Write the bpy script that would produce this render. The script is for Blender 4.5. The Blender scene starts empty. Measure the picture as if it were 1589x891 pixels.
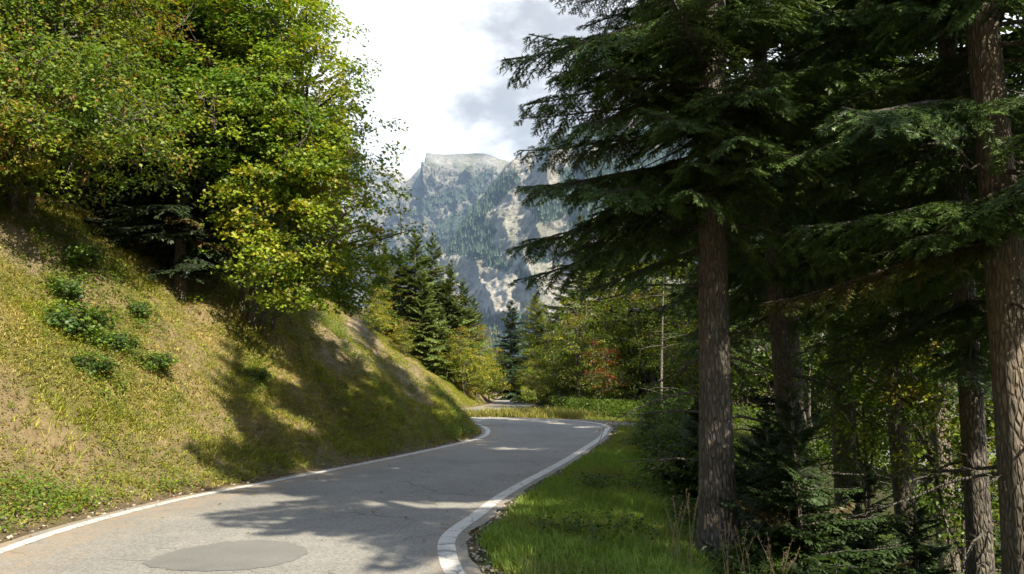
import bpy, math, random
import numpy as np
from mathutils import Vector
R = math.radians
# ------------------------------------------------------------------ camera, sky, sun, exposure
F, CX, CY, HZ = 1200.0, 794.5, 445.5, 600.0        # focal length / centre / horizon row in photograph pixels
PITCH = math.atan((HZ - CY) / F)
EYE = 1.6
SUN_EL, SUN_H = R(41), (0.62, -0.785)              # elevation; horizontal direction towards the sun
SUN_STRENGTH, SKY_STRENGTH, EXPOSURE = 5.0, 0.11, 1.5
HAZE_DENSITY = 0.000078

sc = bpy.context.scene
COL = sc.collection
cam_d = bpy.data.cameras.new('camera'); cam = bpy.data.objects.new('camera', cam_d); COL.objects.link(cam)
cam.location = (0, 0, EYE); cam.rotation_euler = (R(90) + PITCH, 0, 0)
cam_d.sensor_width = 36; cam_d.lens = 36 * F / 1589.0
cam_d.clip_start = 0.05; cam_d.clip_end = 40000
sc.camera = cam
sc.view_settings.view_transform = 'Standard'; sc.view_settings.look = 'None'
sc.view_settings.gamma = 1; sc.view_settings.use_curve_mapping = False
sc.view_settings.exposure = EXPOSURE
sc.render.engine = 'CYCLES'
cy = sc.cycles
cy.max_bounces = 6; cy.diffuse_bounces = 3; cy.glossy_bounces = 2; cy.transmission_bounces = 3
cy.volume_bounces = 0; cy.transparent_max_bounces = 6
cy.use_denoising = True
cy.sample_clamp_indirect = 4

W = bpy.data.worlds.new('World'); sc.world = W; W.use_nodes = True
def sky_world():
    nt = W.node_tree; nt.nodes.clear(); N = nt.nodes.new; L = nt.links.new
    out = N('ShaderNodeOutputWorld')
    sky = N('ShaderNodeTexSky'); sky.sky_type = 'NISHITA'; sky.sun_disc = False
    sky.sun_elevation = SUN_EL; sky.sun_rotation = math.atan2(SUN_H[0], SUN_H[1]); sky.altitude = 1200
    b1 = N('ShaderNodeBackground'); b1.inputs[1].default_value = SKY_STRENGTH; L(sky.outputs[0], b1.inputs[0])
    tc = N('ShaderNodeTexCoord')
    def math_(op, a, b=None, clamp=False):
        n = N('ShaderNodeMath'); n.operation = op; n.use_clamp = clamp
        for i, x in enumerate((a, b)):
            if x is None: continue
            if isinstance(x, (int, float)): n.inputs[i].default_value = x
            else: L(x, n.inputs[i])
        return n.outputs[0]
    def noise(scale, detail, rough=.55, off=0, dist=0.):
        mp = N('ShaderNodeMapping'); mp.inputs['Location'].default_value = (off, off*.7, off*.3)
        mp.inputs['Scale'].default_value = (1, 1, 1.7)
        L(tc.outputs['Generated'], mp.inputs[0])
        n = N('ShaderNodeTexNoise'); n.inputs['Scale'].default_value = scale; n.inputs['Detail'].default_value = detail
        n.inputs['Roughness'].default_value = rough; n.inputs['Distortion'].default_value = dist
        L(mp.outputs[0], n.inputs[0]); return n.outputs[0]
    def spot(px, py, deg_in, deg_out):               # a smooth cap of sky round one direction
        d = ray(px, py); d = d / np.linalg.norm(d)
        v = N('ShaderNodeVectorMath'); v.operation = 'DOT_PRODUCT'; v.inputs[1].default_value = tuple(d)
        nrm = N('ShaderNodeVectorMath'); nrm.operation = 'NORMALIZE'; L(tc.outputs['Generated'], nrm.inputs[0])
        L(nrm.outputs[0], v.inputs[0])
        a = math_('ARCCOSINE', math_('MINIMUM', v.outputs['Value'], .99999))
        m = N('ShaderNodeMapRange'); m.inputs[1].default_value = R(deg_out); m.inputs[2].default_value = R(deg_in)
        m.inputs[3].default_value = 0; m.inputs[4].default_value = 1
        L(a, m.inputs[0]); return m.outputs[0]
    nz = noise(7.5, 10, .58, 5.1, 0)
    # cover: full cloud round the valley end, broken to the right and overhead
    cover = math_('ADD', math_('MULTIPLY', spot(800, 100, 27, 42), 2.2), math_('MULTIPLY', math_('SUBTRACT', noise(2.2, 6, .55, 1.3), .47), 4))
    cover = math_('MINIMUM', math_('MAXIMUM', cover, 0), 1)
    grey = math_('MAXIMUM', spot(880, 110, 5.0, 9.0), math_('MULTIPLY', spot(735, 165, 0, 5.5), .8))
    grey = math_('MAXIMUM', grey, math_('MULTIPLY', spot(810, 200, 1, 6.5), 1.0))
    grey = math_('MAXIMUM', grey, math_('MULTIPLY', spot(660, 262, 0, 4.5), .55))
    grey = math_('ADD', grey, math_('MULTIPLY', math_('SUBTRACT', nz, .5), 3.0))
    mr = N('ShaderNodeMapRange'); mr.interpolation_type = 'SMOOTHSTEP'; mr.inputs[1].default_value = .15; mr.inputs[2].default_value = .95
    L(grey, mr.inputs[0])
    fine = math_('ADD', math_('MULTIPLY', noise(9, 8, .6, 7.7), .5), .78)
    mixc = N('ShaderNodeMix'); mixc.data_type = 'RGBA'
    mixc.inputs[6].default_value = (.60, .60, .60, 1); mixc.inputs[7].default_value = (.232, .233, .238, 1)
    L(mr.outputs[0], mixc.inputs[0])
    b2 = N('ShaderNodeBackground'); L(mixc.outputs[2], b2.inputs[0]); L(fine, b2.inputs[1])
    ms = N('ShaderNodeMixShader'); L(cover, ms.inputs[0]); L(b1.outputs[0], ms.inputs[1]); L(b2.outputs[0], ms.inputs[2])
    L(ms.outputs[0], out.inputs[0])
def ray(px, py):
    x = (px - CX) / F; y = (CY - py) / F
    c, s = math.cos(PITCH), math.sin(PITCH)
    return np.array([x, c - y * s, s + y * c])
def at(px, py, Y):                                  # the point seen at a photograph pixel, Y metres ahead
    d = ray(px, py); return np.array([0, 0, EYE]) + d * (Y / d[1])
def project(p):                                     # (n,3) -> photograph pixels
    q = p - np.array([0, 0, EYE]); c, s = math.cos(PITCH), math.sin(PITCH)
    zc = q[:, 1] * c + q[:, 2] * s; yc = -q[:, 1] * s + q[:, 2] * c
    return CX + F * q[:, 0] / zc, CY - F * yc / zc
sky_world()
sun_d = bpy.data.lights.new('sun', 'SUN'); sun_d.energy = SUN_STRENGTH; sun_d.angle = R(.53); sun_d.color = (1, .91, .73)
sun = bpy.data.objects.new('sun', sun_d); COL.objects.link(sun)
sd = Vector((-SUN_H[0] * math.cos(SUN_EL), -SUN_H[1] * math.cos(SUN_EL), -math.sin(SUN_EL)))
sun.rotation_euler = sd.to_track_quat('-Z', 'Y').to_euler(); sun.location = (8, -8, 30)

# ------------------------------------------------------------------ helpers
rng = np.random.default_rng(7)
_perm = np.random.default_rng(11).permutation(4096)
_val = np.random.default_rng(12).random(4096) * 2 - 1
def vnoise(x, y, z=0.0, seed=0):                    # smooth value noise, -1..1
    x, y, z = np.broadcast_arrays(np.asarray(x, float), np.asarray(y, float), np.asarray(z, float))
    xi, yi, zi = np.floor(x).astype(int), np.floor(y).astype(int), np.floor(z).astype(int)
    fx, fy, fz = x - xi, y - yi, z - zi
    sx, sy, sz = fx*fx*(3-2*fx), fy*fy*(3-2*fy), fz*fz*(3-2*fz)
    def h(a, b, c): return _val[_perm[(_perm[(_perm[(a + seed * 131) & 4095] + b) & 4095] + c) & 4095]]
    def lr(a, b, t): return a + (b - a) * t
    r = [lr(lr(h(xi, yi, zi+k), h(xi+1, yi, zi+k), sx), lr(h(xi, yi+1, zi+k), h(xi+1, yi+1, zi+k), sx), sy) for k in (0, 1)]
    return lr(r[0], r[1], sz)
def fbm(x, y, z=0.0, o=4, seed=0, g=.5):
    t = 0; a = 1; n = 0
    for i in range(o):
        t = t + a * vnoise(x * 2**i + 17.3*i, y * 2**i + 5.1*i, z * 2**i + 3.7 * i, seed + i); n += a; a *= g
    return t / n
def ridged(x, y, o=4, seed=0, g=.5):
    t = 0; a = 1; n = 0
    for i in range(o):
        t = t + a * (1 - 2*np.abs(vnoise(x * 2**i + 9.3*i, y * 2**i + 3.1*i, 0, seed + i))); n += a; a *= g
    return t / n
def sstep(a, b, x):
    t = np.clip((x - a) / (b - a), 0, 1); return t * t * (3 - 2 * t)

def tag(o, label=None, cat=None, group=None, kind=None):
    if label: o['label'] = label
    if cat: o['category'] = cat
    if group: o['group'] = group
    if kind: o['kind'] = kind
    return o
def empty(name, loc, label=None, cat=None, group=None, rz=0):
    o = bpy.data.objects.new(name, None); COL.objects.link(o); o.location = tuple(loc); o.rotation_euler = (0, 0, rz)
    return tag(o, label, cat, group)
class G:
    def __init__(s): s.v = []; s.f = []; s.c = []; s.n = 0
    def add(s, v, f, c=(.5, .5, .5)):
        v = np.asarray(v, np.float32).reshape(-1, 3); f = np.asarray(f, np.int64)
        if len(f) == 0: return
        c = np.broadcast_to(np.asarray(c, np.float32), (len(f), 3))
        s.v.append(v); s.f.append(f + s.n); s.c.append(c); s.n += len(v)
    def build(s, name, mat, parent=None, smooth=False):
        me = bpy.data.meshes.new(name)
        V = np.concatenate(s.v) if s.v else np.zeros((0, 3), np.float32)
        me.vertices.add(len(V)); me.vertices.foreach_set('co', V.ravel())
        loops = np.concatenate([f.ravel() for f in s.f]).astype(np.int32)
        cnt = np.concatenate([np.full(len(f), f.shape[1], np.int32) for f in s.f])
        st = np.concatenate([[0], np.cumsum(cnt)[:-1]]).astype(np.int32)
        me.loops.add(len(loops)); me.loops.foreach_set('vertex_index', loops)
        me.polygons.add(len(cnt)); me.polygons.foreach_set('loop_start', st)
        try: me.polygons.foreach_set('loop_total', cnt)
        except Exception: pass
        if smooth: me.polygons.foreach_set('use_smooth', np.ones(len(cnt), bool))
        C = np.concatenate(s.c); C = np.concatenate([C, np.ones((len(C), 1), np.float32)], 1).astype(np.float32)
        a = me.attributes.new('tint', 'FLOAT_COLOR', 'FACE'); a.data.foreach_set('color', C.ravel())
        me.update(); me.validate(); me.materials.append(mat)
        o = bpy.data.objects.new(name, me); COL.objects.link(o)
        if parent: o.parent = parent
        return o
def copy_thing(o, loc=None, rz=0, scale=1, label=None, cat=None, group=None):
    c = o.copy(); COL.objects.link(c)
    if loc is not None: c.location = tuple(loc)
    c.rotation_euler = (0, 0, rz); c.scale = (scale,) * 3 if np.isscalar(scale) else scale
    for ch in o.children:
        d = ch.copy(); COL.objects.link(d); d.parent = c
    return tag(c, label, cat, group)
def tube(g, pts, rad, sides=6, c=(.5, .5, .5), cap=True):
    P = np.asarray(pts, float); n = len(P); rad = np.broadcast_to(np.asarray(rad, float), (n,))
    T = np.gradient(P, axis=0); T /= np.linalg.norm(T, axis=1)[:, None] + 1e-9
    ref = np.array([1., .13, 0]) if abs(T[0, 2]) > .7 else np.array([0, 0, 1.])
    A = np.cross(T, ref); A /= np.linalg.norm(A, axis=1)[:, None] + 1e-9; B = np.cross(T, A)
    an = np.arange(sides) / sides * 2 * math.pi
    V = P[:, None] + rad[:, None, None] * (np.cos(an)[None, :, None] * A[:, None] + np.sin(an)[None, :, None] * B[:, None])
    i = np.arange(n - 1)[:, None] * sides; j = np.arange(sides)[None]; j2 = (j + 1) % sides
    f = np.stack([i + j, i + j2, i + sides + j2, i + sides + j], -1).reshape(-1, 4)
    g.add(V.reshape(-1, 3), f, c)

# ------------------------------------------------------------------ materials
def mat_new(name):
    m = bpy.data.materials.new(name); m.use_nodes = True; nt = m.node_tree; nt.nodes.clear()
    out = nt.nodes.new('ShaderNodeOutputMaterial'); return m, nt, nt.nodes.new, nt.links.new, out
def attr(N): 
    a = N('ShaderNodeAttribute'); a.attribute_name = 'tint'; return a.outputs['Color']
def mixrgb(N, L, f, a, b, mode='MIX'):
    n = N('ShaderNodeMix'); n.data_type = 'RGBA'; n.blend_type = mode
    for i, x in ((0, f), (6, a), (7, b)):
        if isinstance(x, (int, float)): n.inputs[i].default_value = x
        elif isinstance(x, tuple): n.inputs[i].default_value = x + (1,)
        else: L(x, n.inputs[i])
    return n.outputs[2]
def ntex(N, L, vec, scale, detail=4, rough=.55, lo=None, hi=None):
    n = N('ShaderNodeTexNoise'); n.inputs['Scale'].default_value = scale; n.inputs['Detail'].default_value = detail; n.inputs['Roughness'].default_value = rough
    L(vec, n.inputs['Vector'])
    if lo is None: return n.outputs[0]
    m = N('ShaderNodeMapRange'); m.inputs[1].default_value = lo; m.inputs[2].default_value = hi; L(n.outputs[0], m.inputs[0]); return m.outputs[0]
def geo(N): return N('ShaderNodeNewGeometry').outputs['Position']
def obc(N): return N('ShaderNodeTexCoord').outputs['Object']
def bump(N, L, h, strength, dist):
    b = N('ShaderNodeBump'); b.inputs['Strength'].default_value = strength; b.inputs['Distance'].default_value = dist
    L(h, b.inputs['Height']); return b.outputs[0]

def leaf_mat(name, transl=.45, gloss=.06, rough=.45):
    m, nt, N, L, out = mat_new(name); c = attr(N)
    d = N('ShaderNodeBsdfDiffuse'); L(c, d.inputs[0])
    t = N('ShaderNodeBsdfTranslucent'); L(mixrgb(N, L, .7, c, (1.5, 1.3, .35), 'MULTIPLY'), t.inputs[0])
    a = N('ShaderNodeMixShader'); a.inputs[0].default_value = transl; L(d.outputs[0], a.inputs[1]); L(t.outputs[0], a.inputs[2])
    g = N('ShaderNodeBsdfGlossy'); g.inputs['Roughness'].default_value = rough
    b = N('ShaderNodeMixShader'); b.inputs[0].default_value = gloss; L(a.outputs[0], b.inputs[1]); L(g.outputs[0], b.inputs[2])
    L(b.outputs[0], out.inputs[0]); return m
M = {}
M['leaf'] = leaf_mat('broadleaf', .48, .025)
M['needle'] = leaf_mat('needles', .2, .04, .5)
M['grass'] = leaf_mat('grass_blades', .38, .02, .6)

def bark_mat():
    m, nt, N, L, out = mat_new('bark'); p = N('ShaderNodeBsdfPrincipled'); v = obc(N)
    mp = N('ShaderNodeMapping'); mp.inputs['Scale'].default_value = (1, 1, .28); L(v, mp.inputs[0]); mv = mp.outputs[0]
    n1 = ntex(N, L, mv, 26, 6, .65); n2 = ntex(N, L, v, 2.6, 5, .6, .42, .62); n3 = ntex(N, L, v, 9, 5, .7, .55, .68)
    vo = N('ShaderNodeTexVoronoi'); vo.feature = 'DISTANCE_TO_EDGE'; vo.inputs['Scale'].default_value = 22; L(mv, vo.inputs['Vector'])
    base = mixrgb(N, L, n1, mixrgb(N, L, .62, attr(N), (0, 0, 0)), mixrgb(N, L, .25, attr(N), (.9, .8, .7), 'MIX'))
    base = mixrgb(N, L, n2, base, mixrgb(N, L, .55, base, (.62, .55, .42), 'MULTIPLY'))
    base = mixrgb(N, L, n3, base, (.17, .19, .12))
    L(base, p.inputs['Base Color']); p.inputs['Roughness'].default_value = .9
    h = N('ShaderNodeMath'); h.operation = 'ADD'; L(n1, h.inputs[0])
    mr = N('ShaderNodeMapRange'); mr.inputs[1].default_value = 0; mr.inputs[2].default_value = .25; L(vo.outputs['Distance'], mr.inputs[0]); L(mr.outputs[0], h.inputs[1])
    base2 = mixrgb(N, L, mr.outputs[0], mixrgb(N, L, .6, base, (.4, .36, .32), 'MULTIPLY'), base); L(base2, p.inputs['Base Color'])
    L(bump(N, L, h.outputs[0], 1., .035), p.inputs['Normal']); L(p.outputs[0], out.inputs[0]); return m
M['bark'] = bark_mat()
def plain_mat():
    m, nt, N, L, out = mat_new('stone'); d = N('ShaderNodeBsdfDiffuse'); L(attr(N), d.inputs[0]); L(d.outputs[0], out.inputs[0]); return m
M['plain'] = plain_mat()
def soil_mat():
    m, nt, N, L, out = mat_new('soil'); p = N('ShaderNodeBsdfPrincipled'); v = geo(N)
    a = N('ShaderNodeAttribute'); a.attribute_name = 'ground_tint'; c = a.outputs['Color']
    n1 = ntex(N, L, v, 7, 8, .7, .3, .7); n2 = ntex(N, L, v, 45, 5, .7, .3, .7)
    c = mixrgb(N, L, n1, mixrgb(N, L, .6, c, (.45, .42, .36), 'MULTIPLY'), mixrgb(N, L, .8, c, (1.25, 1.22, 1.15), 'MULTIPLY'))
    c = mixrgb(N, L, n2, mixrgb(N, L, .6, c, (.5, .48, .42), 'MULTIPLY'), c)
    L(c, p.inputs['Base Color']); p.inputs['Roughness'].default_value = .95; p.inputs['Specular IOR Level'].default_value = .2
    h = N('ShaderNodeMath'); h.operation = 'ADD'; L(n1, h.inputs[0]); L(n2, h.inputs[1])
    L(bump(N, L, h.outputs[0], .8, .05), p.inputs['Normal']); L(p.outputs[0], out.inputs[0]); return m
M['soil'] = soil_mat()
def asphalt_mat(name, base, patch=False):
    m, nt, N, L, out = mat_new(name); p = N('ShaderNodeBsdfPrincipled'); v = geo(N)
    c = mixrgb(N, L, ntex(N, L, v, .55, 4, .6, .35, .65), base, tuple(x * .80 for x in base))
    c = mixrgb(N, L, ntex(N, L, v, 2.6, 6, .65, .35, .7), c, mixrgb(N, L, 1., c, (1.16, 1.15, 1.13), 'MULTIPLY'))
    vo = N('ShaderNodeTexVoronoi'); vo.inputs['Scale'].default_value = 55 if not patch else 130; L(v, vo.inputs['Vector'])
    sp = N('ShaderNodeSeparateColor'); L(vo.outputs['Color'], sp.inputs[0])
    mr = N('ShaderNodeMapRange'); mr.inputs[1].default_value = 0; mr.inputs[2].default_value = 1
    lo, hi = (.72, 1.28) if not patch else (.85, 1.15)
    mr.inputs[3].default_value = lo; mr.inputs[4].default_value = hi; L(sp.outputs[0], mr.inputs[0])
    k = N('ShaderNodeCombineColor'); [L(mr.outputs[0], k.inputs[i]) for i in range(3)]
    c = mixrgb(N, L, 1., c, k.outputs[0], 'MULTIPLY')
    if not patch:
        # thin wandering cracks, more of them in worn zones
        w = N('ShaderNodeTexNoise'); w.inputs['Scale'].default_value = 2.5; w.inputs['Detail'].default_value = 6; L(v, w.inputs[0])
        ad = N('ShaderNodeVectorMath'); ad.operation = 'MULTIPLY_ADD'; L(w.outputs['Color'], ad.inputs[0]); ad.inputs[1].default_value = (.55, .55, 0); L(v, ad.inputs[2])
        for sc_, th, zone in ((.33, .005, (.44, .56)), (2.4, .014, (.56, .63))):
            e = N('ShaderNodeTexVoronoi'); e.feature = 'DISTANCE_TO_EDGE'; e.inputs['Scale'].default_value = sc_; L(ad.outputs[0], e.inputs['Vector'])
            t = N('ShaderNodeMapRange'); t.inputs[1].default_value = th * .3; t.inputs[2].default_value = th; t.inputs[3].default_value = 1; t.inputs[4].default_value = 0; L(e.outputs['Distance'], t.inputs[0])
            z = ntex(N, L, v, .8, 3, .5, *zone)
            mu = N('ShaderNodeMath'); mu.operation = 'MULTIPLY'; L(t.outputs[0], mu.inputs[0]); L(z, mu.inputs[1])
            mu2 = N('ShaderNodeMath'); mu2.operation = 'MULTIPLY'; L(mu.outputs[0], mu2.inputs[0]); mu2.inputs[1].default_value = .6
            c = mixrgb(N, L, mu2.outputs[0], c, (.035, .033, .03))
        a = attr(N)                                  # tint stores dirt amount (r) along the edges
        s2 = N('ShaderNodeSeparateColor'); L(a, s2.inputs[0])
        dm = N('ShaderNodeMath'); dm.operation = 'MULTIPLY'; L(s2.outputs[0], dm.inputs[0]); L(ntex(N, L, v, 3.2, 6, .7, .36, .6), dm.inputs[1])
        c = mixrgb(N, L, dm.outputs[0], c, (.33, .23, .14))
    L(c, p.inputs['Base Color']); p.inputs['Roughness'].default_value = .82; p.inputs['Specular IOR Level'].default_value = .35
    L(bump(N, L, sp.outputs[0], .5, .004), p.inputs['Normal']); L(p.outputs[0], out.inputs[0]); return m
M['asphalt'] = asphalt_mat('asphalt', (.225, .215, .195)); M['patch'] = asphalt_mat('asphalt_repair', (.165, .160, .150), True)
def paint_mat():
    m, nt, N, L, out = mat_new('road_paint'); p = N('ShaderNodeBsdfPrincipled'); v = geo(N)
    w = N('ShaderNodeTexNoise'); w.inputs['Scale'].default_value = 6; w.inputs['Detail'].default_value = 5; L(v, w.inputs[0])
    ad = N('ShaderNodeVectorMath'); ad.operation = 'MULTIPLY_ADD'; L(w.outputs['Color'], ad.inputs[0]); ad.inputs[1].default_value = (.25, .25, 0); L(v, ad.inputs[2])
    e = N('ShaderNodeTexVoronoi'); e.feature = 'DISTANCE_TO_EDGE'; e.inputs['Scale'].default_value = 3.2; L(ad.outputs[0], e.inputs['Vector'])
    t = N('ShaderNodeMapRange'); t.inputs[1].default_value = .01; t.inputs[2].default_value = .035; t.inputs[3].default_value = .8; t.inputs[4].default_value = 0; L(e.outputs['Distance'], t.inputs[0])
    c = mixrgb(N, L, ntex(N, L, v, 30, 5, .75, .35, .52), (.62, .61, .58), (.48, .46, .42))
    c = mixrgb(N, L, ntex(N, L, v, 13, 6, .8, .59, .66), c, (.2, .19, .18))
    c = mixrgb(N, L, t.outputs[0], c, (.16, .155, .15))
    L(c, p.inputs['Base Color']); p.inputs['Roughness'].default_value = .7; L(p.outputs[0], out.inputs[0]); return m
M['paint'] = paint_mat()
def rock_mat():
    m, nt, N, L, out = mat_new('mountain_rock'); p = N('ShaderNodeBsdfDiffuse'); v = geo(N)
    a = N('ShaderNodeAttribute'); a.attribute_name = 'ground_tint'; c = a.outputs['Color']
    mp = N('ShaderNodeMapping'); mp.inputs['Scale'].default_value = (.02, .02, .035); mp.inputs['Rotation'].default_value = (.1, .25, 0); L(v, mp.inputs[0])
    n1 = ntex(N, L, mp.outputs[0], 1.4, 10, .7, .3, .7)
    c = mixrgb(N, L, n1, mixrgb(N, L, .8, c, (.42, .44, .44), 'MULTIPLY'), mixrgb(N, L, .8, c, (1.2, 1.18, 1.12), 'MULTIPLY'))
    L(c, p.inputs[0]); L(bump(N, L, n1, .9, 14), p.inputs['Normal']); L(p.outputs[0], out.inputs[0]); return m
M['rock'] = rock_mat()

# ------------------------------------------------------------------ road line and terrain height
CTRL = np.array([  # x, y, half width
 (46,-20,2.3),(30,-14,2.3),(18,-9.2,2.3),(9,-5.2,2.35),(4.4,-2.6,2.4),(1.3,-.4,2.45),(-.9,2.0,2.4),(-2.25,4.8,2.33),(-2.86,8.1,2.28),(-2.62,10.6,2.34),
 (-2.0,13.1,2.2),(-.78,17.5,2.05),(.55,23,1.93),(1.12,26.3,2.05),(1.0,29.2,2.45),(-.9,30.9,2.45),(-4.6,31.4,2.1),(-7.4,33.6,2.0),
 (-7.6,36.6,2.0),(-5.6,39.2,1.9),(-2.9,41.2,1.9),(-1.2,44.4,1.7),(-.45,50,1.6),(.15,60,1.7),(.5,78,1.9),(.6,100,2),(-1,120,2),(-12,160,2),(-60,230,2),(-300,380,2),(-1500,900,2)], float)
def catmull(P, n=14):
    out = []
    Q = np.vstack([2*P[0]-P[1], P, 2*P[-1]-P[-2]])
    t = np.linspace(0, 1, n, endpoint=False)[:, None]
    for i in range(1, len(Q) - 2):
        a, b, c, d = Q[i-1], Q[i], Q[i+1], Q[i+2]
        out.append(.5*((2*b) + (-a+c)*t + (2*a-5*b+4*c-d)*t**2 + (-a+3*b-3*c+d)*t**3))
    out.append(P[-1:]); return np.vstack(out)
CL = catmull(CTRL)
def zroad(y): return .36 * sstep(23, 34, y)
_T = np.gradient(CL[:, :2], axis=0); _T /= np.linalg.norm(_T, axis=1)[:, None]
CN = np.stack([-_T[:, 1], _T[:, 0]], 1)              # left of travel
def locate(x, y):                                    # signed distance beyond the road edge: + left (uphill), - right (downhill)
    x = np.asarray(x, float).ravel(); y = np.asarray(y, float).ravel()
    off = np.empty(len(x)); side = np.empty(len(x)); zr = np.empty(len(x)); idx = np.empty(len(x))
    A = CL[:-1, :2]; D = CL[1:, :2] - A; LL = (D**2).sum(1)
    for s in range(0, len(x), 20000):
        p = np.stack([x[s:s+20000], y[s:s+20000]], 1)
        t = np.clip(((p[:, None] - A[None]) * D[None]).sum(2) / LL[None], 0, 1)
        q = A[None] + t[..., None] * D[None]
        dd = ((p[:, None] - q)**2).sum(2); k = dd.argmin(1); ar = np.arange(len(p))
        tt = t[ar, k]; hw = CL[k, 2] + tt * (CL[k+1, 2] - CL[k, 2]); qq = q[ar, k]
        cr = D[k, 0] * (p[:, 1] - qq[:, 1]) - D[k, 1] * (p[:, 0] - qq[:, 0])
        off[s:s+20000] = np.sqrt(dd[ar, k]) - hw; side[s:s+20000] = np.where(cr >= 0, 1, -1); zr[s:s+20000] = zroad(qq[:, 1]); idx[s:s+20000] = k + tt
    return off, side, zr, idx
def height(x, y, full=False):
    shp = np.shape(x); x = np.asarray(x, float).ravel(); y = np.asarray(y, float).ravel()
    off, side, zr, idx = locate(x, y)
    o = np.maximum(off, 0)
    # uphill bank
    k = np.where(y > 36, .80, .97); b0 = .30
    e = np.maximum(o - b0, 0)
    top = 4.6 + .7 * vnoise(x * .2, y * .2, seed=5)
    e1 = np.minimum(e, top); e2 = np.minimum(np.maximum(e - top, 0), 70)
    up = k * e1 + .55 * e2 + .06 * np.minimum(o, .3)
    rough = sstep(.1, 1.2, o)
    up = up + rough * (.50 * fbm(x * .55, y * .55, o=3, seed=21) + .20 * fbm(x * 1.9, y * 1.9, o=3, seed=31))
    # downhill side
    fw = 1.7 + .4 * vnoise(x * .3, y * .3, seed=8) + 5.0 * sstep(24, 31, y) * (1 - sstep(56, 80, y)) + 4 * (1 - sstep(-2, 2, y))
    g = np.maximum(o - fw, 0)
    g = np.sqrt(g * g + .36) - .6
    dn = -.05 * np.minimum(o, fw) - .62 * np.minimum(g, 500) + sstep(.3, 1.5, o) * .05 * fbm(x * 2, y * 2, o=3, seed=41) + sstep(3, 7, o) * .35 * fbm(x * .4, y * .4, o=3, seed=51)
    z = zr + np.where(side > 0, up, dn)
    z = np.where(off < 0, zr - .03, z - .03 + .04 * sstep(.02, .22, off))
    far = sstep(150, 700, np.hypot(x, y))
    z = z * (1 - far * .4) - far * 60
    if full: return z.reshape(shp), off, side, idx
    return z.reshape(shp)
def H1(x, y): return float(height(np.array([x]), np.array([y]))[0])

def grid_mesh(name, X, Y, Z, mat, tint, smooth=True, drop=None):
    n, m = X.shape
    V = np.stack([X, Y, Z], -1).reshape(-1, 3)
    i = np.arange(n-1)[:, None] * m + np.arange(m-1)[None]
    f = np.stack([i, i+1, i+m+1, i+m], -1).reshape(-1, 4)
    me = bpy.data.meshes.new(name); me.vertices.add(len(V)); me.vertices.foreach_set('co', V.astype(np.float32).ravel())
    me.loops.add(f.size); me.loops.foreach_set('vertex_index', f.astype(np.int32).ravel())
    me.polygons.add(len(f)); me.polygons.foreach_set('loop_start', (np.arange(len(f)) * 4).astype(np.int32))
    try: me.polygons.foreach_set('loop_total', np.full(len(f), 4, np.int32))
    except Exception: pass
    if smooth: me.polygons.foreach_set('use_smooth', np.ones(len(f), bool))
    a = me.attributes.new('ground_tint', 'FLOAT_COLOR', 'POINT')
    C = np.concatenate([tint.reshape(-1, 3), np.ones((len(V), 1))], 1).astype(np.float32); a.data.foreach_set('color', C.ravel())
    me.update(); me.materials.append(mat); o = bpy.data.objects.new(name, me); COL.objects.link(o); return o

def bare(x, y):                                      # eroded strips of the bank where nothing grows
    w = .5 * fbm(x * .9, y * .9, o=4, seed=301)
    a = np.exp(-((x + 4.9 + w)**2 / 1.1 + (y - 23.2)**2 / 9)); b = np.exp(-(((x + 9.4 - .25 * (y - 13)) + w)**2 / .8 + (y - 13.5)**2 / 6)); c = np.exp(-((x + 3.2 + w)**2 / .5 + (y - 24.8)**2 / 3))
    return np.clip(1.3 * np.maximum(np.maximum(a, b), c) + .35 * w, 0, 1)
def build_ground():
    def axis(lo, hi, step, far_lo, far_hi, gr=1.12):
        c = list(np.arange(lo, hi + 1e-6, step)); s = step
        while c[-1] < far_hi: s *= gr; c.append(c[-1] + s)
        s = step
        while c[0] > far_lo: s *= gr; c.insert(0, c[0] - s)
        return np.array(c)
    xs = axis(-14, 8, .16, -9000, 9000); ys = axis(-1, 46, .16, -9000, 12000, 1.08)
    X, Y = np.meshgrid(xs, ys)
    Z, off, side, idx = height(X, Y, True)
    off = off.reshape(X.shape); side = side.reshape(X.shape)
    n1 = fbm(X * .5, Y * .5, Z * .5, o=4, seed=61)[..., None]; n2 = fbm(X * 1.7, Y * 1.7, Z * 1.7, o=4, seed=71)[..., None]
    soil = np.array([.38, .29, .17]); straw = np.array([.34, .285, .11]); moss = np.array([.15, .16, .045]); litter = np.array([.10, .065, .035])
    c = straw + (soil - straw) * sstep(-.15, .25, n1) ; c = c + (moss - c) * sstep(.0, .4, n2) * .55
    c = c + (np.array([.46, .36, .26]) * (1 + .5 * n2) - c) * sstep(.35, .75, bare(X, Y))[..., None]
    e = off[..., None]
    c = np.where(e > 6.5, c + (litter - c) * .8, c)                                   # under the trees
    c = c + (np.array([.20, .155, .10]) - c) * (1 - sstep(.1, .5, e + n2 * .3))            # gutter dirt
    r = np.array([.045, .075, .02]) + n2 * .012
    grav = np.array([.33, .30, .25]) + n2 * .05
    gm = (sstep(28, 30, Y) * (1 - sstep(36, 38, Y)) * sstep(-.3, 1, X) * (1 - sstep(4, 7, X)) )[..., None]
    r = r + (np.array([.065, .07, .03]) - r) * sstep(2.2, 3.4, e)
    r = r + (np.array([.17, .13, .085]) - r) * (1 - sstep(.02, .26, e + n2 * .3))
    r = r + (grav - r) * gm * (1 - sstep(2.2, 3.4, e + n2))
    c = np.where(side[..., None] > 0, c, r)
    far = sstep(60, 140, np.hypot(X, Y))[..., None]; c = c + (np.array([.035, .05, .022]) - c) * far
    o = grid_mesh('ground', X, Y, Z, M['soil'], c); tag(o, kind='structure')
build_ground()

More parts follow.
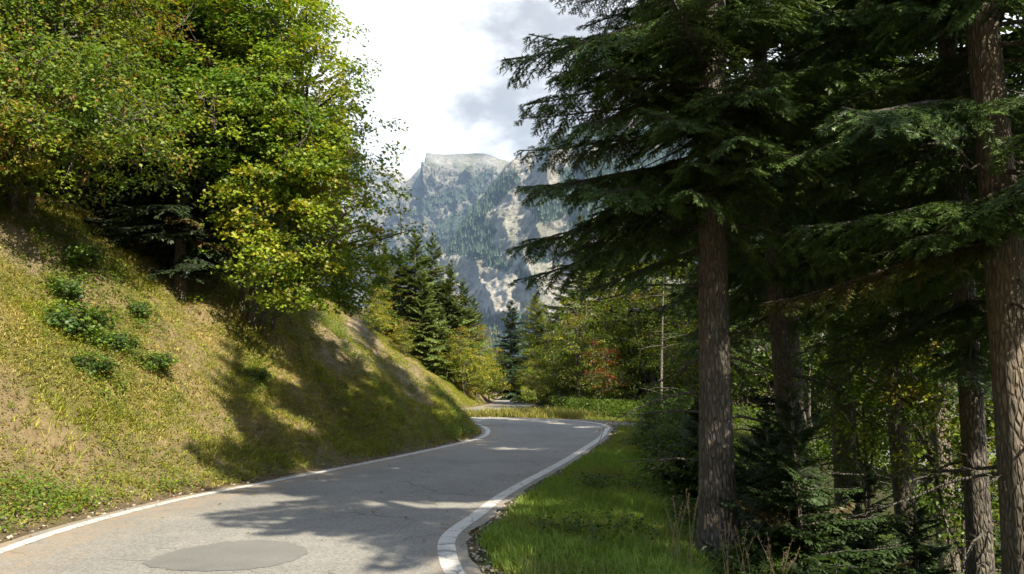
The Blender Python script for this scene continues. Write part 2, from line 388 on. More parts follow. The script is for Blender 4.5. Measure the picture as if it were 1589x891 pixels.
def strip(g, lo, hi, ins, n0=0, n1=None, dirt=0., lift=0., mesh_cols=1, jit=0, jseed=0):
    """a ribbon along the road between signed offsets given as functions of half width"""
    P = CL[n0:n1]; Nn = CN[n0:n1]
    # resample finer
    t = np.arange(len(P)); tf = np.linspace(0, len(P) - 1, (len(P) - 1) * 6 + 1)
    p = np.stack([np.interp(tf, t, P[:, i]) for i in range(3)], 1); nn = np.stack([np.interp(tf, t, Nn[:, i]) for i in range(2)], 1)
    nn /= np.linalg.norm(nn, axis=1)[:, None]
    a = lo(p[:, 2]); b = hi(p[:, 2])
    if jit:
        s = np.cumsum(np.r_[0, np.hypot(*np.diff(p[:, :2], axis=0).T)])
        a = a + jit * fbm(s * 2.3, s * 0 + 3.3, o=4, seed=jseed); b = b + jit * fbm(s * 2.3, s * 0 + 9.1, o=4, seed=jseed + 3)
    k = mesh_cols
    w = np.linspace(0, 1, k + 1)
    O = a[:, None] + (b - a)[:, None] * w[None]
    XY = p[:, None, :2] + O[..., None] * nn[:, None]
    Z = zroad(p[:, 1])[:, None] + np.zeros_like(O) + lift
    V = np.concatenate([XY, Z[..., None]], -1).reshape(-1, 3)
    m = k + 1
    i = np.arange(len(p) - 1)[:, None] * m + np.arange(k)[None]
    f = np.stack([i + m, i + m + 1, i + 1, i], -1)[..., ::1].reshape(-1, 4)
    om = (O[:-1, :-1] + O[:-1, 1:] + O[1:, :-1] + O[1:, 1:]) / 4; hw = p[:-1, 2][:, None]
    dl = 1 - sstep(.1, 1.3, hw - om); dr = 1 - sstep(.0, .5, hw + om)
    dd = np.maximum(dl * .6, dr * .3).reshape(-1)
    g.add(V, f, np.stack([dd, dd, dd], 1))
ROAD_END = 14 * 26
def build_road():
    g = G(); strip(g, lambda h: -h - .13, lambda h: h + .10, 0, 0, ROAD_END, mesh_cols=12, jit=.09, jseed=91)
    tag(g.build('road', M['asphalt']), kind='structure')
    g = G(); strip(g, lambda h: h - .19, lambda h: h - .035, 0, 0, 14 * 18, lift=.004, jit=.008, jseed=93)
    strip(g, lambda h: -h, lambda h: -h + .18, 0, 0, 14 * 18, lift=.004, jit=.008, jseed=97)
    tag(g.build('road_edge_lines', M['paint']), kind='structure')
    # worn repair patch, a pointed oval
    pts = [(220, 874), (250, 862), (290, 850), (350, 841), (400, 838), (445, 841), (472, 850), (478, 858), (462, 868), (430, 878), (380, 885), (320, 887), (262, 885), (232, 880)]
    P = []
    for a, b in zip(pts, pts[1:] + pts[:1]):
        for t in np.linspace(0, 1, 8, endpoint=False):
            d = ray(a[0] + (b[0]-a[0])*t, a[1] + (b[1]-a[1])*t); q = np.array([0, 0, EYE]) - d * (EYE / d[2]); P.append(q[:2])
    P = np.array(P); c = P.mean(0); P = c + (P - c) * (1 + .02 * rng.standard_normal(len(P)))[:, None]
    V = np.vstack([[*c, .004]] + [[x, y, .004] for x, y in P]); n = len(P)
    g = G(); g.add(V, [[0, 1 + i, 1 + (i + 1) % n] for i in range(n)]); tag(g.build('road_repair_patch', M['patch']), kind='structure')
build_road()

# ------------------------------------------------------------------ distant mountains
def mountain(name, crest, Yc, Yb, zb, nu, nw, ribs=(), forest=(), meadow=(), seed=0, amp=60., steps=None, hill_tint=(.43, .40, .355), forest_bias=0., back=True, prof=None, trees=0, tree_h=20, tree_out=None, gully=(140, 420)):
    cu = np.array([c[0] for c in crest], float); cv = np.array([c[1] for c in crest], float)
    u = np.linspace(cu[0], cu[-1], nu); v = np.interp(u, cu, cv)
    v = v + 1.6 * fbm(u * .12, u * 0, o=4, seed=seed + 1)
    D = np.array([ray(a, b) for a, b in zip(u, v)])
    top = np.array([0, 0, EYE]) + D * (Yc / D[:, 1])[:, None]
    base = np.stack([top[:, 0] * (Yb / Yc), np.full(nu, Yb), np.full(nu, zb)], 1)
    w = np.linspace(0, 1, nw)
    pz = np.interp(w, *(prof or ([0, 1], [0, 1])))                      # height share against depth share
    P = np.empty((nw, nu, 3))
    P[..., 0] = base[None, :, 0] + (top - base)[None, :, 0] * w[:, None]
    P[..., 1] = base[None, :, 1] + (top - base)[None, :, 1] * w[:, None]
    P[..., 2] = base[None, :, 2] + (top - base)[None, :, 2] * pz[:, None]
    X, Z = P[..., 0], P[..., 2]
    wob = 90 * fbm(X / 300, Z / 300, o=3, seed=seed + 9)
    d = amp * ridged((X + wob) / gully[0], Z / gully[1], o=5, seed=seed + 2, g=.55) + amp * .85 * ridged((X + Z * .8) / 70, (Z - X * .5) / 38, o=4, seed=seed + 3, g=.6)
    # strata ledges
    s = (Z + .28 * X + 40 * fbm(X / 200, Z / 200, seed=seed + 4)) / 55; d = d + amp * .25 * (s - np.floor(s))
    U, V_ = project(P.reshape(-1, 3)); U = U.reshape(X.shape); V_ = V_.reshape(X.shape)
    for (line, hh, wr, wl) in ribs:                                      # buttresses with a steep left flank
        ly = np.array([p[1] for p in line], float); lx = np.array([p[0] for p in line], float)
        x0 = np.interp(V_, ly, lx) + 5 * fbm(V_ * .08, V_ * 0, seed=seed + 5); sx = U - x0
        fade = sstep(ly[0] - 12, ly[0] + 12, V_) * (1 - sstep(ly[-1] - 10, ly[-1] + 14, V_))
        d = d + hh * fade * np.where(sx > 0, np.exp(-sx / wr), np.exp(sx / wl))
    edge = 1 - .93 * sstep(.93, 1, w)[:, None] ** 1.0
    d = d * edge
    P[..., 1] -= d; P[..., 2] += .25 * d * edge
    U, V_ = project(P.reshape(-1, 3)); U = U.reshape(X.shape); V_ = V_.reshape(X.shape)
    fm = np.full(X.shape, -1.0)
    for (ex, ey, rx, ry, an) in forest:
        c, s = math.cos(R(an)), math.sin(R(an)); a = ((U - ex) * c + (V_ - ey) * s) / rx; b = (-(U - ex) * s + (V_ - ey) * c) / ry
        fm = np.maximum(fm, 1.25 - np.sqrt(a * a + b * b))
    fm = fm + .55 * fbm(U * .05, V_ * .05, o=5, seed=seed + 6, g=.6) + forest_bias
    f = sstep(.20, .28, fm)[..., None]
    n = fbm(X / 120, Z / 60, o=5, seed=seed + 7)[..., None]
    rock = np.array(hill_tint) * (1 + .8 * n); warm = np.array([.50, .42, .30])
    rock = rock + (warm - rock) * sstep(0, .5, fbm(X / 250, Z / 200, o=3, seed=seed + 12))[..., None] * .28
    gr = sstep(.05, .3, fbm(X / 90 + Z / 160, Z / 120, o=5, seed=seed + 8))[..., None] * .35
    rock = rock + (np.array([.13, .15, .07]) - rock) * gr
    c = rock + (np.array([.028, .05, .022]) - rock) * f
    if back:
        L_ = P[-1].copy(); L_[:, 1] += 500; L_[:, 2] -= 500; P = np.concatenate([P, L_[None]]); c = np.concatenate([c, c[-1:]])
    o = grid_mesh(name, P[..., 0], P[..., 1], P[..., 2], M['rock'], np.clip(c, 0, 1), smooth=False); tag(o, kind='structure')
    if trees:
        ok = np.argwhere(f[..., 0] > .5); w_ = (P[:len(f)][ok[:, 0], ok[:, 1], 1]); r_ = np.random.default_rng(seed)
        pick = ok[r_.integers(0, len(ok), trees)]
        sp = np.argwhere((fm > -.12) & (fm < .25)); p2 = sp[r_.integers(0, len(sp), trees // 40)]
        pick = np.vstack([pick, p2])
        q = P[pick[:, 0], pick[:, 1]] + np.stack([r_.normal(0, 4, len(pick)), r_.normal(0, 4, len(pick)), np.zeros(len(pick))], 1)
        hh = tree_h * r_.uniform(.55, 1.15, len(pick)); rr = hh * r_.uniform(.20, .30, len(pick))
        an = np.arange(5) / 5 * 2 * math.pi
        ring = q[:, None] + np.stack([rr[:, None] * np.cos(an), rr[:, None] * np.sin(an), np.full((len(q), 5), 0.)], -1); ring[..., 2] -= hh[:, None] * .25
        tip = q + np.stack([q[:, 0] * 0, q[:, 0] * 0, hh], 1)
        V = np.concatenate([ring, tip[:, None]], 1).reshape(-1, 3); i = np.arange(len(q))[:, None] * 6; j = np.arange(5)[None]
        fa = np.stack([i + j, i + (j + 1) % 5, i + 5 + 0 * j], -1).reshape(-1, 3)
        tc_ = np.array([.032, .052, .026]) * r_.uniform(.5, 1.4, (len(q), 1)); tree_out.add(V, fa, np.repeat(tc_, 5, 0))
TR = G()
mountain('far_mountain', [(380, 150), (480, 215), (540, 240), (575, 250), (592, 256), (603, 262), (620, 268), (640, 280), (700, 310), (900, 380)], 6600, 4600, -200, 260, 180,
         seed=100, amp=90, hill_tint=(.36, .34, .31), forest=[(600, 330, 60, 20, -30)], gully=(300, 500))
mountain('table_mountain', [(430, 420), (560, 345), (596, 318), (612, 298), (625, 286), (640, 274), (650, 262), (658, 258), (661.5, 238), (672, 239), (690, 241), (706, 240), (730, 239), (748, 239), (765, 243), (785, 250), (830, 262), (1000, 250), (1500, 260)], 4700, 3000, -250, 560, 340,
         seed=200, amp=95, hill_tint=(.25, .24, .215), prof=([0, .25, .62, .82, .93, 1], [0, .14, .52, .74, .84, 1]),
         ribs=[([(662, 238), (655, 300)], 150, 60, 10), ([(760, 250), (700, 330), (640, 420)], 120, 40, 8), ([(640, 300), (600, 360)], 90, 24, 6)],
         forest=[(705, 306, 42, 9, -14), (665, 322, 30, 8, -28), (735, 288, 36, 6, -38), (700, 350, 40, 12, -40), (640, 400, 50, 12, -25)], trees=7000, tree_h=22, tree_out=TR)
mountain('forested_mountain', [(560, 620), (640, 520), (662, 455), (676, 418), (690, 388), (712, 352), (735, 320), (752, 300), (770, 280), (784, 258), (795, 249), (812, 241), (835, 236), (870, 214), (900, 200), (950, 188), (1050, 176), (1200, 168), (1500, 150), (2100, 130)], 3000, 1500, -330, 900, 380,
         seed=300, amp=42, prof=([0, .3, .5, .75, .9, 1], [0, .26, .46, .72, .9, 1]),
         ribs=[([(852, 250), (846, 330), (834, 372), (826, 412)], 170, 50, 15), ([(806, 404), (812, 425), (830, 480), (850, 520)], 120, 45, 14), ([(790, 250), (778, 275)], 60, 40, 9),
               ([(735, 400), (745, 440), (770, 500)], 70, 30, 7), ([(775, 345), (790, 400)], 60, 25, 10), ([(905, 240), (900, 420)], 110, 60, 9)],
         forest=[(765, 302, 48, 18, -42), (722, 365, 42, 38, -30), (742, 388, 34, 16, 12), (772, 408, 22, 10, 25), (855, 318, 34, 26, 0), (905, 300, 40, 60, 0), (900, 215, 110, 16, -6), (835, 395, 22, 12, 20), (1000, 300, 120, 90, 0),
                 (815, 430, 20, 8, 30), (1250, 300, 300, 160, 0), (800, 500, 60, 14, 0), (800, 575, 260, 55, 0)], trees=13000, tree_h=19, tree_out=TR, gully=(110, 330))
tag(TR.build('mountain_forest', M['needle']), 'conifer forest in dark belts over the rocky slopes of the far mountains', 'forest', kind='stuff')

# haze
def haze():
    bpy.ops.mesh.primitive_cube_add(size=1)
    o = bpy.context.object; o.name = 'haze'; o.data.name = 'haze'
    lo = np.array([-9100., -9100., -900.]); hi = np.array([9100., 12500., 1990.])
    o.location = tuple((lo + hi) / 2); o.scale = tuple(hi - lo)
    m, nt, N, L, out = mat_new('haze_air'); p = N('ShaderNodeVolumePrincipled'); p.inputs['Density'].default_value = HAZE_DENSITY
    p.inputs['Color'].default_value = (.40, .56, .80, 1); p.inputs['Anisotropy'].default_value = .1
    L(p.outputs[0], out.inputs['Volume']); o.data.materials.append(m)
    tag(o, 'pale blue summer haze filling the valley air', 'haze', kind='stuff')
haze()
# ------------------------------------------------------------------ conifers
def rot_z(a): c, s = np.cos(a), np.sin(a); return np.array([[c, -s, 0], [s, c, 0], [0, 0, 1]])
def rhombs(P, D, Nn, L, Wd):
    """flat pointed sprays: start P, direction D, surface normal Nn, length L, width Wd"""
    S = np.cross(D, Nn); S /= np.linalg.norm(S, axis=1)[:, None] + 1e-9
    L = np.broadcast_to(L, (len(P),))[:, None]; Wd = np.broadcast_to(Wd, (len(P),))[:, None]
    mid = P + D * L * .45
    V = np.stack([P, mid + S * Wd * .5, P + D * L, mid - S * Wd * .5], 1).reshape(-1, 3)
    return V, np.arange(len(V)).reshape(-1, 4)
def branch_template(seed, spacing, sub_spacing, rl, rw, droop=.32, sides=4, wood=True, comb=0):
    """a fir branch one metre long along +x: wood verts/faces and needle sprays"""
    r = np.random.default_rng(seed); w = G(); P = []; D = []; Nn = []; tipf = []
    s = np.linspace(0, 1, 9)
    ax = np.stack([s, .05 * np.sin(s * 3 + seed), .16 * s - droop * s**2 + .16 * s**4], 1)
    tube(w, ax, .011 * (1 - s * .85) + .0012, sides)
    def axp(t): return np.stack([np.interp(t, s, ax[:, i]) for i in range(3)], -1)
    t = .10
    while t < 1:
        for sd in (-1, 1):
            if r.random() < .10: continue
            l = (.40 * (1 - t) ** .75 + .05) * r.uniform(.6, 1.15) * min(1, (t + .12) * 2.6)
            a = R(r.uniform(42, 62)) * sd; p0 = axp(t); dr = np.array([math.cos(a), math.sin(a), r.uniform(-.28, .06)]); dr /= np.linalg.norm(dr)
            n = max(3, int(l / sub_spacing)); q = np.linspace(0, 1, n + 1)
            tw = p0 + dr * (q[:, None] * l) + np.array([0, 0, -1]) * (q[:, None] ** 2 * l * r.uniform(.1, .45))
            if wood and l > .09: tube(w, tw[::max(1, n // 3)], np.linspace(.0035, .001, len(tw[::max(1, n // 3)])), 3)
            for k in range(1, n + 1):
                fr = k / n
                d0 = tw[k] - tw[k-1]; d0 /= np.linalg.norm(d0)
                P.append(tw[k-1]); D.append(d0); Nn.append((r.normal(0, .35), r.normal(0, .35), 1)); tipf.append(fr)
                if k < n:
                    for s2 in (-1, 1):
                        if r.random() < .15: continue
                        an = R(r.uniform(38, 60)) * s2; c_, s_ = math.cos(an), math.sin(an)
                        d1 = np.array([d0[0]*c_ - d0[1]*s_, d0[0]*s_ + d0[1]*c_, d0[2] + r.uniform(-.25, .1)]); d1 /= np.linalg.norm(d1)
                        m = 2 if (l * (1 - fr) > sub_spacing * 1.6) else 1
                        pp = tw[k]
                        for z in range(m):
                            P.append(pp); D.append(d1); Nn.append((r.normal(0, .3), r.normal(0, .3), 1)); tipf.append(min(1, fr * .7 + .3 * z)); pp = pp + d1 * rl * .8
        t += spacing * r.uniform(.8, 1.2)
    P.append(axp(.97)); D.append(np.array([1, 0, .1])); Nn.append((0, 0, 1)); tipf.append(1)
    P = np.array(P); D = np.array(D, float); D /= np.linalg.norm(D, axis=1)[:, None]
    Nn = np.array(Nn, float); Nn /= np.linalg.norm(Nn, axis=1)[:, None]; rr = r.uniform(.75, 1.2, len(P))
    t = np.array(tipf)
    if comb:                                         # each spray: pairs of fine needle tufts along its twig
        S = np.cross(D, Nn); S /= np.linalg.norm(S, axis=1)[:, None]; VV = []; tt = []
        for k in range(comb):
            f = (k + .3) / comb
            for sd in (-1, 1):
                ang = R(46 - 24 * f); jit = r.normal(0, .16, (len(P), 3))
                d = D * math.cos(ang) + S * (sd * math.sin(ang)) + jit; b = P + D * (rl * 1.25 * rr * f)[:, None]; ln = (rw * 1.25 * rr * r.uniform(.7, 1.2, len(P)))[:, None]
                wv = D * rw * .34
                VV.append(np.stack([b - wv, b + wv, b + d * ln], 1)); tt.append(t)
        V = np.concatenate(VV).reshape(-1, 3); Fc = np.arange(len(V)).reshape(-1, 3); t = np.concatenate(tt)
        return dict(w=w, V=V, F=Fc, t=t, n=len(Fc))
    V, Fc = rhombs(P, D, Nn, rl * rr * 1.25, rw * rr)
    return dict(w=w, V=V, F=Fc, t=t, n=len(P))
TPL = {}
def templates(kind):
    if kind not in TPL:
        a = {'near': (.034, .020, .021, .0125), 'mid': (.055, .042, .062, .036), 'far': (.10, .085, .10, .05)}[kind]
        TPL[kind] = [branch_template(50 + i, *a, wood=kind != 'far', comb=3 if kind == 'near' else 0) for i in range(4 if kind == 'near' else 3)]
    return TPL[kind]
def conifer(name, h, rad, cb, nb, kind, seed, base_c, tip_c, trunk_r, lean=(0, 0), top_pitch=35, low_pitch=-12, trunk_c=(.23, .19, .15), dead=0, extra=(), power=.8, crown_name='crown', ragged=.25, fine=9.0):
    """parts: trunk, branches, crown (needles); origin at the foot"""
    r = np.random.default_rng(seed); T = templates(kind); root = empty(name, (0, 0, 0))
    zs = np.concatenate([np.linspace(-.9, 1.2, 9), np.linspace(1.6, h, 20)])
    bend = .12 * np.sin(zs * .25 + seed)
    def ctr(z): return np.stack([lean[0] * z / h + .12 * np.sin(z * .25 + seed) - .12 * math.sin(seed), lean[1] * z / h + .08 * np.sin(z * .31 + seed * 2) - .08 * math.sin(seed * 2), z], -1)
    rz = trunk_r * (1 - np.clip(zs, 0, h) / h) ** .85 + .012 + trunk_r * .6 * np.exp(-np.maximum(zs, 0) * 2.0)
    g = G(); tube(g, ctr(zs), rz, 14, trunk_c); g.build('trunk', M['bark'], root, True)
    W_ = G(); C_ = G()
    jobs = []
    for i in range(nb):
        t = (i + r.random()) / nb; z = cb + (h - cb) * t ** 1.15
        tt = (z - cb) / (h - cb); L = rad * ((1 - tt) ** power) * r.uniform(1 - ragged * 1.6, 1 + ragged) * min(1, .55 + tt * 4) + .12
        jobs.append((z, r.random() * 2 * math.pi, L, low_pitch + (top_pitch - low_pitch) * tt ** 1.3 + r.normal(0, 6)))
    for (z, az, L, pit) in extra: jobs.append((z, R(az), L, pit))
    for (z, az, L, pit) in jobs:
        TT = T if (kind != 'near' or z < fine) else templates('mid'); tp = TT[r.integers(len(TT))]; pr = R(pit); cp, sp = math.cos(pr), math.sin(pr)
        Ry = np.array([[cp, 0, -sp], [0, 1, 0], [sp, 0, cp]]); ro = R(r.normal(0, 9)); Rx = np.array([[1, 0, 0], [0, math.cos(ro), -math.sin(ro)], [0, math.sin(ro), math.cos(ro)]])
        fl = np.diag([1, r.choice([-1, 1]) * r.uniform(.8, 1.1), 1]); Mx = rot_z(az) @ Ry @ Rx @ fl * L; o = ctr(np.array(z))
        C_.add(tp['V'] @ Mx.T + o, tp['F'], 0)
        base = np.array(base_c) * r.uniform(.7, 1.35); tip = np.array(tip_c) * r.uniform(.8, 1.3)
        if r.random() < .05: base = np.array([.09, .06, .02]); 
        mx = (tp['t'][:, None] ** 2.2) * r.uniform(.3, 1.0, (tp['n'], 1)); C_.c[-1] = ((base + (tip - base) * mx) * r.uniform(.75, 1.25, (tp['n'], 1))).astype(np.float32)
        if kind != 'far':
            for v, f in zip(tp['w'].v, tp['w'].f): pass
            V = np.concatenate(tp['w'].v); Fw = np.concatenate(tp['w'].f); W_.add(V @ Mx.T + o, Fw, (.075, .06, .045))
    for i in range(dead):                            # bare dead branches under the crown
        z = r.uniform(cb * .25, cb * 1.25); az = r.random() * 2 * math.pi; L = r.uniform(.4, 1.9); q = np.linspace(0, 1, 6)
        d = np.array([math.cos(az), math.sin(az), 0]); P = ctr(np.array(z)) + d * (q[:, None] * L) + np.array([0, 0, 1]) * (r.uniform(-.5, .15) * L * q[:, None] ** 1.6) + r.normal(0, .025, (6, 3))
        tube(W_, P, np.linspace(.018, .004, 6) * (.6 + L * .4), 5, (.07, .055, .042))
        for k in range(int(4 + L * 4)):
            t = r.uniform(.25, 1); p0 = np.array([np.interp(t, q, P[:, a]) for a in range(3)]); dd = d * .6 + r.normal(0, .55, 3); dd[2] -= .15; dd /= np.linalg.norm(dd); l = r.uniform(.12, .5)
            tube(W_, np.stack([p0, p0 + dd * l * .5 + r.normal(0, .02, 3), p0 + dd * l]), [.005, .004, .002], 3, (.065, .052, .04))
    if W_.n: W_.build('branches', M['bark'], root)
    C_.build(crown_name, M['needle'], root)
    return root

# ------------------------------------------------------------------ broadleaf trees and shrubs
def leaves(g, P, nrm, size, cols, r, shape='oval'):
    """leaves at P with normals nrm; each one folded along its midrib"""
    n = len(P); nrm = nrm / (np.linalg.norm(nrm, axis=1)[:, None] + 1e-9)
    a = r.normal(size=(n, 3)); a[:, 2] -= .5; D = a - (a * nrm).sum(1)[:, None] * nrm; D /= np.linalg.norm(D, axis=1)[:, None] + 1e-9
    S = np.cross(D, nrm); s = (np.broadcast_to(size, (n,)) * r.uniform(.65, 1.25, n))[:, None]
    up = nrm * s * .10
    if shape == 'oval':
        V = np.stack([P, P + D*s*.5 + S*s*.32 + up, P + D*s, P + D*s*.5 - S*s*.32 + up], 1)
        i = np.arange(n)[:, None] * 4; F_ = np.concatenate([i + [[0, 1, 2]], i + [[0, 2, 3]]], 1).reshape(-1, 3)
        g.add(V.reshape(-1, 3), F_, np.repeat(cols, 2, 0))
    else:                                            # five-lobed maple leaf: three pointed blades from one stalk
        V = np.stack([P, P + D*s*.55 + S*s*.16, P + D*s*1.0, P + D*s*.55 - S*s*.16,
                      P + D*s*.25 + S*s*.42 + up*1.5, P + D*s*.62 + S*s*.55 + up, P + D*s*.25 - S*s*.42 + up*1.5, P + D*s*.62 - S*s*.55 + up], 1)
        i = np.arange(n)[:, None] * 8
        F_ = np.concatenate([i + [[0, 1, 2, 3]], i + [[0, 4, 5, 1]], i + [[0, 3, 7, 6]]], 1).reshape(-1, 4)
        g.add(V.reshape(-1, 3), F_, np.repeat(cols, 3, 0))
GREEN = [(.10, .165, .018), (.07, .13, .018), (.14, .20, .018), (.20, .23, .02), (.22, .18, .03)]
def broadleaf(name, h, blobs, ncl, per, size, pal, wts, seed, stems=((0, 0, 0, 0, .12),), trunk_c=(.22, .20, .17), shape='oval', spread=.42, flat=.38, gap=.05, catkins=0, root=None, upright=.75):
    """blobs: ellipsoids (x,y,z,rx,ry,rz) of the crown. stems: (x0,y0,x1,y1,r)"""
    r = np.random.default_rng(seed); root = root or empty(name, (0, 0, 0)); B = np.array(blobs, float)
    vol = B[:, 3] * B[:, 4] * B[:, 5]; C = []
    while len(C) < ncl:
        k = r.choice(len(B), p=vol / vol.sum()); d = r.normal(size=3); d /= np.linalg.norm(d); rad = r.random() ** .42
        p = B[k, :3] + d * rad * B[k, 3:]
        if vnoise(p[0] * .75 + seed, p[1] * .75, p[2] * .95, seed) < gap - .35 and r.random() < .9: continue
        if p[2] < .1: continue
        C.append(p)
    C = np.array(C); g = G(); T = []
    for (x0, y0, x1, y1, rr) in stems:
        q = np.linspace(0, 1, 12); zt = h * r.uniform(.84, .97)
        P = np.stack([x0 + (x1 - x0) * q + .12 * np.sin(q * 5 + seed + x0), y0 + (y1 - y0) * q + .1 * np.sin(q * 4 + x1), -.6 + (zt + .6) * q], 1)
        tube(g, P, rr * (1 - q * .88), 9, trunk_c); T.append(P)
    g.build('trunk', M['bark'], root, True)
    T = np.concatenate(T); T = T[T[:, 2] > h * .08]; g = G()
    nl = min(len(C), max(14, ncl // 9)); nodes = []
    for k in r.choice(len(C), nl, replace=False):    # limbs
        p = C[k]; dist = np.linalg.norm((T - p) * [1, 1, 1.6] + [0, 0, .55 * np.hypot(*(p[:2] - B[0, :2]))], axis=1); j = dist.argmin(); q = np.linspace(0, 1, 6)[:, None]
        P = T[j] + (p - T[j]) * q; P[:, 2] += np.sin(q[:, 0] * 3.1) * .10 * np.linalg.norm(p - T[j]) * r.uniform(-.3, 1); P[1:-1] += r.normal(0, .04, (4, 3))
        tube(g, P, np.linspace(.035, .008, 6) * (h / 10 + .3), 5, trunk_c); nodes.append(P[1:])
    nodes = np.concatenate(nodes)
    for p in C:                                      # twigs
        j = np.linalg.norm(nodes - p, axis=1).argmin(); a = nodes[j]; m = (a + p) / 2 + r.normal(0, .05, 3)
        tube(g, np.stack([a, m, p]), [.010, .007, .003], 3, trunk_c)
    g.build('branches', M['bark'], root)
    n = ncl * per; k = np.repeat(np.arange(ncl), per)
    d = r.normal(size=(n, 3)); d /= np.linalg.norm(d, axis=1)[:, None]; d *= (r.random((n, 1)) ** .5) * spread; d[:, 2] *= flat; d[:, 2] -= .25 * (d[:, 0]**2 + d[:, 1]**2) / spread
    P = C[k] + d * r.uniform(.6, 1.3, ncl)[k][:, None]
    pal = np.array(pal); w = np.array(wts, float); w /= w.sum()
    lo = vnoise(C[:, 0] * .45, C[:, 1] * .45, C[:, 2] * .45 + seed, 3)
    sc_ = r.random(ncl) + lo * .6; rk = (np.argsort(np.argsort(sc_)) + .5) / ncl; ci = np.clip(np.searchsorted(np.cumsum(w), rk), 0, len(w) - 1)
    cl = (pal[ci] * r.uniform(.75, 1.25, (ncl, 1)))[k] * r.uniform(.72, 1.3, (n, 1)); sw = r.random(n) < .12; cl[sw] = pal[r.integers(0, len(pal), sw.sum())]
    out = (P - B[0, :3]); out /= np.linalg.norm(out, axis=1)[:, None] + 1e-9
    nr = np.stack([r.normal(0, .42, n), r.normal(0, .42, n), np.full(n, upright)], 1) + out * .35
    g = G(); leaves(g, P, nr, size, cl, r, shape); g.build('crown', M['leaf'], root)
    if catkins:                                      # hanging bunches of dry winged seeds
        g = G(); cs = C[r.choice(len(C), catkins)] + r.normal(0, .15, (catkins, 3)); m = 12
        k = np.repeat(np.arange(catkins), m); tz = np.tile(np.linspace(0, 1, m), catkins)
        P = cs[k] + np.stack([r.normal(0, .035, len(k)), r.normal(0, .035, len(k)), -tz * r.uniform(.15, .38, catkins)[k]], 1)
        D = np.stack([r.normal(0, .35, len(k)), r.normal(0, .35, len(k)), -np.ones(len(k))], 1); D /= np.linalg.norm(D, axis=1)[:, None]
        N_ = r.normal(size=(len(k), 3)); V, F_ = rhombs(P, D, N_, .075, .028)
        g.add(V, F_, np.array([.26, .15, .06]) * r.uniform(.6, 1.4, (len(k), 1))); g.build('seed_bunches', M['leaf'], root)
    return root
def place(root, x, y, dz=0, rz=0, label=None, cat='tree', group=None, scale=1):
    root.location = (x, y, H1(x, y) + dz); root.rotation_euler = (0, 0, rz); root.scale = (scale,) * 3; return tag(root, label, cat, group)
def xat(px, Y): return float(at(px, 600, Y)[0])
# ------------------------------------------------------------------ the forest right of the verge
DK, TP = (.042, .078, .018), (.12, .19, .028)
big = conifer('fir_tree', 22, 3.0, 4.7, 165, 'near', 3, DK, TP, .20, lean=(1.1, .3), trunk_c=(.14, .122, .10), dead=20,
              extra=[(4.2, 182, 2.64, -16), (4.5, 172, 2.64, -12), (3.9, 196, 2.00, -18), (5.0, 192, 2.64, -10), (6.2, 178, 2.50, -9), (5.3, 184, 2.50, -3), (4.7, 176, 2.50, -15), (4.5, 190, 2.09, -20), (6.9, 170, 2.37, -2), (7.6, 185, 2.18, 4), (8.3, 176, 2.09, 6), (5.7, 196, 2.64, -8), (5.0, 205, 2.55, -12), (6.6, 200, 2.64, -6),
                     (4.6, 250, 2.00, -12), (4.9, 285, 2.30, -8), (5.1, 310, 2.40, -6), (5.3, 235, 2.27, -6), (5.9, 225, 2.55, -4), (4.8, 222, 2.27, -14), (5.6, 270, 2.40, -6), (6.2, 250, 2.37, -4), (4.4, 120, 2.40, -14), (4.4, 60, 2.40, -12), (4.9, 20, 2.60, -10), (4.2, 340, 2.20, -16)])
place(big, 2.45, 9.5, label='tall dark fir with a thick bare lower trunk, nearest the grass verge')
firb = conifer('fir_tree', 21, 3.1, 5.6, 125, 'near', 8, DK, (.11, .18, .028), .235, lean=(.75, .2), trunk_c=(.26, .20, .145), dead=18, extra=[(5.6, 180, 2.7, -14), (6.0, 200, 2.8, -8), (5.9, 240, 2.6, -4)])
place(firb, 5.33, 8.4, label='mottled reddish brown fir trunk nearest the right edge of the view')
firc = conifer('fir_tree', 21, 2.9, 4.9, 125, 'near', 15, (.038, .07, .018), (.10, .165, .028), .17, trunk_c=(.11, .09, .07), dead=20)
place(firc, 4.7, 13.2, label='dark fir with a double looking trunk straight behind the big verge fir')
dark_group = 'dark firs crowding the slope below the verge'
FG = [  # px, Y, source, rz, scale, label
 (1497, 10.6, firc, 2.1, .95, 'straight slim grey fir trunk standing just left of the mottled reddish one'),
 (1308, 17.5, firb, 4.0, 1.1, 'thin pale fir trunk seen in the gap between the front fir trunks'),
 (1395, 15.0, firc, 1.0, 1.1, 'dark fir half hidden behind the slim broadleaf stems'),
 (1230, 20.0, firb, 5.2, .95, 'shaded fir deeper down the slope behind the double looking trunk'),
 (1620, 14.0, firc, 3.3, 1.15, 'dark fir filling the top right corner behind the mottled trunk'),
 (1125, 25.0, firc, 5.5, .62, 'dark fir farther along the verge behind the big front fir'),
 (1450, 22.0, firb, .4, 1.15, 'shaded fir far down the slope behind the slim stems'),
]
for px, Y, src, rz, s, lb in FG:
    x = xat(px, Y); c = copy_thing(src, (x, Y, H1(x, Y)), rz, s, lb, 'tree', dark_group)
for o in (big, firb, firc): o['group'] = dark_group
for (x, y, rz, s) in [(5.7, 2.0, 1.2, .95)]:  # extra fir out of view, added so its shadow falls across the road
    copy_thing([firb, firc][int(x) % 2], (x, y, H1(x, y)), rz, s, 'unseen dark fir added beside the road for its shadow, %s the mottled trunk' % ('just right of' if x < 8 else 'well right of'), 'tree', dark_group)
